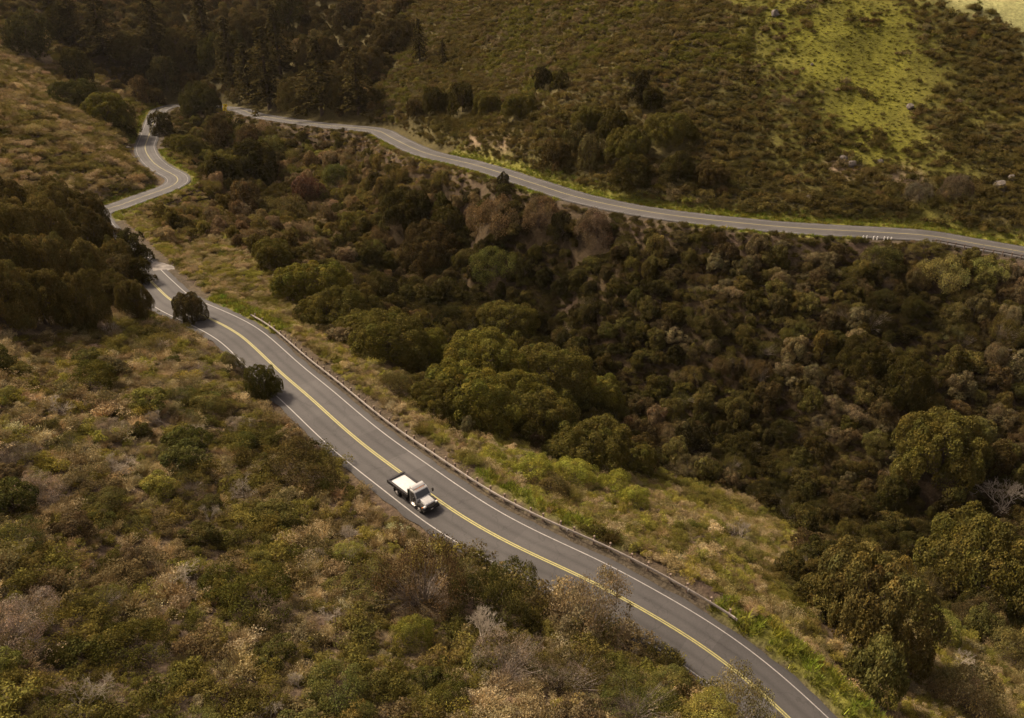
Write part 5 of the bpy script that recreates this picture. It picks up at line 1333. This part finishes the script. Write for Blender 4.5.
# yellow curve sign at the hairpin
M_SIGNY = simple_mat('yellow_sign_face', (.86, .62, .02), .5, noise=.03)
x, y, z, a = SIGN
S = empty('curve_sign', (x, y, z), a); tag(S, 'yellow arrow sign on a post at the hairpin beside a dark tree', 'sign')
b = bm_new(); bm_cyl(b, (0, .04, 1.5), .05, 3.2, 'Z', 10); done('post', b, M_GALV, S); S.scale = (1.5, 1.5, 1.35)
for dz, dx in ((2.75, .18), (1.75, -.1)):
    b = bm_new(); bm_box(b, (dx, 0, dz), (1.05, .02, .95), .03); pl = done('sign_plate', b, M_SIGNY, S)
    b = bm_new()
    for q in (-1, 1):
        bm_box(b, (dx+.05, -.018, dz+q*.17), (.16, .012, .50), 0, Matrix.Rotation(q*math.radians(-38), 3, 'Y'))
    done('chevron', b, M_BLACK, pl)

# ---- boulders --------------------------------------------------------------------
def rock_mesh(name, seed, cuts=3):
    r = np.random.default_rng(seed)
    b = bm_new(); bmesh.ops.create_icosphere(b, subdivisions=cuts, radius=1)
    nrm = unit(r.normal(size=(9, 3))); off = r.uniform(.55, .9, 9)
    for v in b.verts:
        p = np.array(v.co)
        for q in range(9):
            t = p@nrm[q]-off[q]
            if t > 0: p = p-nrm[q]*t*.9
        p *= 1+.10*float(fbm(np.array([p[0]*2.1+seed]), np.array([p[1]*2.1+p[2]*1.7]), 90, 3)[0])
        v.co = p
    me = bpy.data.meshes.new(name); b.to_mesh(me); b.free()
    return me
M_ROCK = simple_mat('pale_lichened_rock', (.135, .115, .10), .95, noise=.55, scale=1.6)
RK = [rock_mesh('boulder', 800+q) for q in range(4)]
for q in RK: q.materials.append(M_ROCK)
for q, (x, y, s, sz, label, group) in enumerate(ROCKS):
    z = float(height(np.array([x]), np.array([y]))[0])
    o = link('boulder', RK[q % 4]); o.location = (x, y, z+.2*sz); o.scale = (s, s*.85, sz); o.rotation_euler = (0, 0, q*1.3)
    tag(o, label, 'rock', group)

# ---- thin haze over the whole canyon ---------------------------------------------
if HAZE > 0:
    zlo, zhi = float(GZ.min())-1., max(float(GZ.max()), CAM_Z)+25.
    b = bm_new(); bm_box(b, (0, 0, (zlo+zhi)/2), (7600, 7600, zhi-zlo))
    m, nt, out = new_mat('pale_haze')
    v = N(nt, 'ShaderNodeVolumePrincipled'); v.inputs['Density'].default_value = HAZE; v.inputs['Color'].default_value = (.96, .90, .82, 1); v.inputs['Anisotropy'].default_value = .2
    nt.links.new(v.outputs[0], out.inputs['Volume'])
    tag(done('haze', b, m, None, False), kind='stuff')
# ---- camera and light -----------------------------------------------------------
cam = bpy.data.cameras.new('camera'); co = bpy.data.objects.new('camera', cam); COL.objects.link(co)
cam.sensor_width = 36; cam.lens = CAM_F*36/1024; cam.clip_start = .5; cam.clip_end = 12000
co.location = (0, 0, CAM_Z); co.rotation_euler = (math.pi/2-CAM_PITCH, 0, 0)
sc.camera = co
w = bpy.data.worlds.new('World'); sc.world = w; w.use_nodes = True
nt = w.node_tree; nt.nodes.clear()
wo = nt.nodes.new('ShaderNodeOutputWorld'); bg = nt.nodes.new('ShaderNodeBackground'); sk = nt.nodes.new('ShaderNodeTexSky')
sk.sky_type = 'NISHITA'; sk.sun_disc = False
ELEV, AZ = SUN_ELEV, SUN_AZ                              # azimuth measured clockwise from +Y
sk.sun_elevation = ELEV; sk.sun_rotation = AZ; sk.dust_density = 3.; sk.air_density = 1.
warm = nt.nodes.new('ShaderNodeMix'); warm.data_type = 'RGBA'; warm.blend_type = 'MIX'
warm.inputs[0].default_value = .8                        # overcast: the cloud sheet greys the blue
hs = nt.nodes.new('ShaderNodeRGBToBW'); cl = nt.nodes.new('ShaderNodeMix'); cl.data_type = 'RGBA'; cl.blend_type = 'MULTIPLY'; cl.inputs[0].default_value = 1.
cl.inputs[7].default_value = CLOUD_TINT+(1,)
nt.links.new(sk.outputs[0], hs.inputs[0]); nt.links.new(hs.outputs[0], cl.inputs[6])
nt.links.new(sk.outputs[0], warm.inputs[6]); nt.links.new(cl.outputs[2], warm.inputs[7])
bg.inputs[1].default_value = SKY_STRENGTH
nt.links.new(warm.outputs[2], bg.inputs[0]); nt.links.new(bg.outputs[0], wo.inputs[0])
sun = bpy.data.lights.new('sun', 'SUN'); sun.energy = SUN_STRENGTH; sun.angle = math.radians(SUN_ANGLE); sun.color = SUN_COLOUR
so = bpy.data.objects.new('sun', sun); COL.objects.link(so); so.location = (0, 0, 200)
dv = Vector((math.sin(AZ)*math.cos(ELEV), math.cos(AZ)*math.cos(ELEV), math.sin(ELEV)))
so.rotation_euler = dv.to_track_quat('Z', 'Y').to_euler()
vs_ = sc.view_settings
vs_.view_transform = 'Standard'; vs_.look = 'None'; vs_.exposure = EXPOSURE; vs_.gamma = 1.; vs_.use_curve_mapping = False
sc.cycles.max_bounces = 5; sc.cycles.diffuse_bounces = 4; sc.cycles.transmission_bounces = 3; sc.cycles.transparent_max_bounces = 4
sc.cycles.use_denoising = True
sc.cycles.use_adaptive_sampling = True; sc.cycles.adaptive_threshold = .02
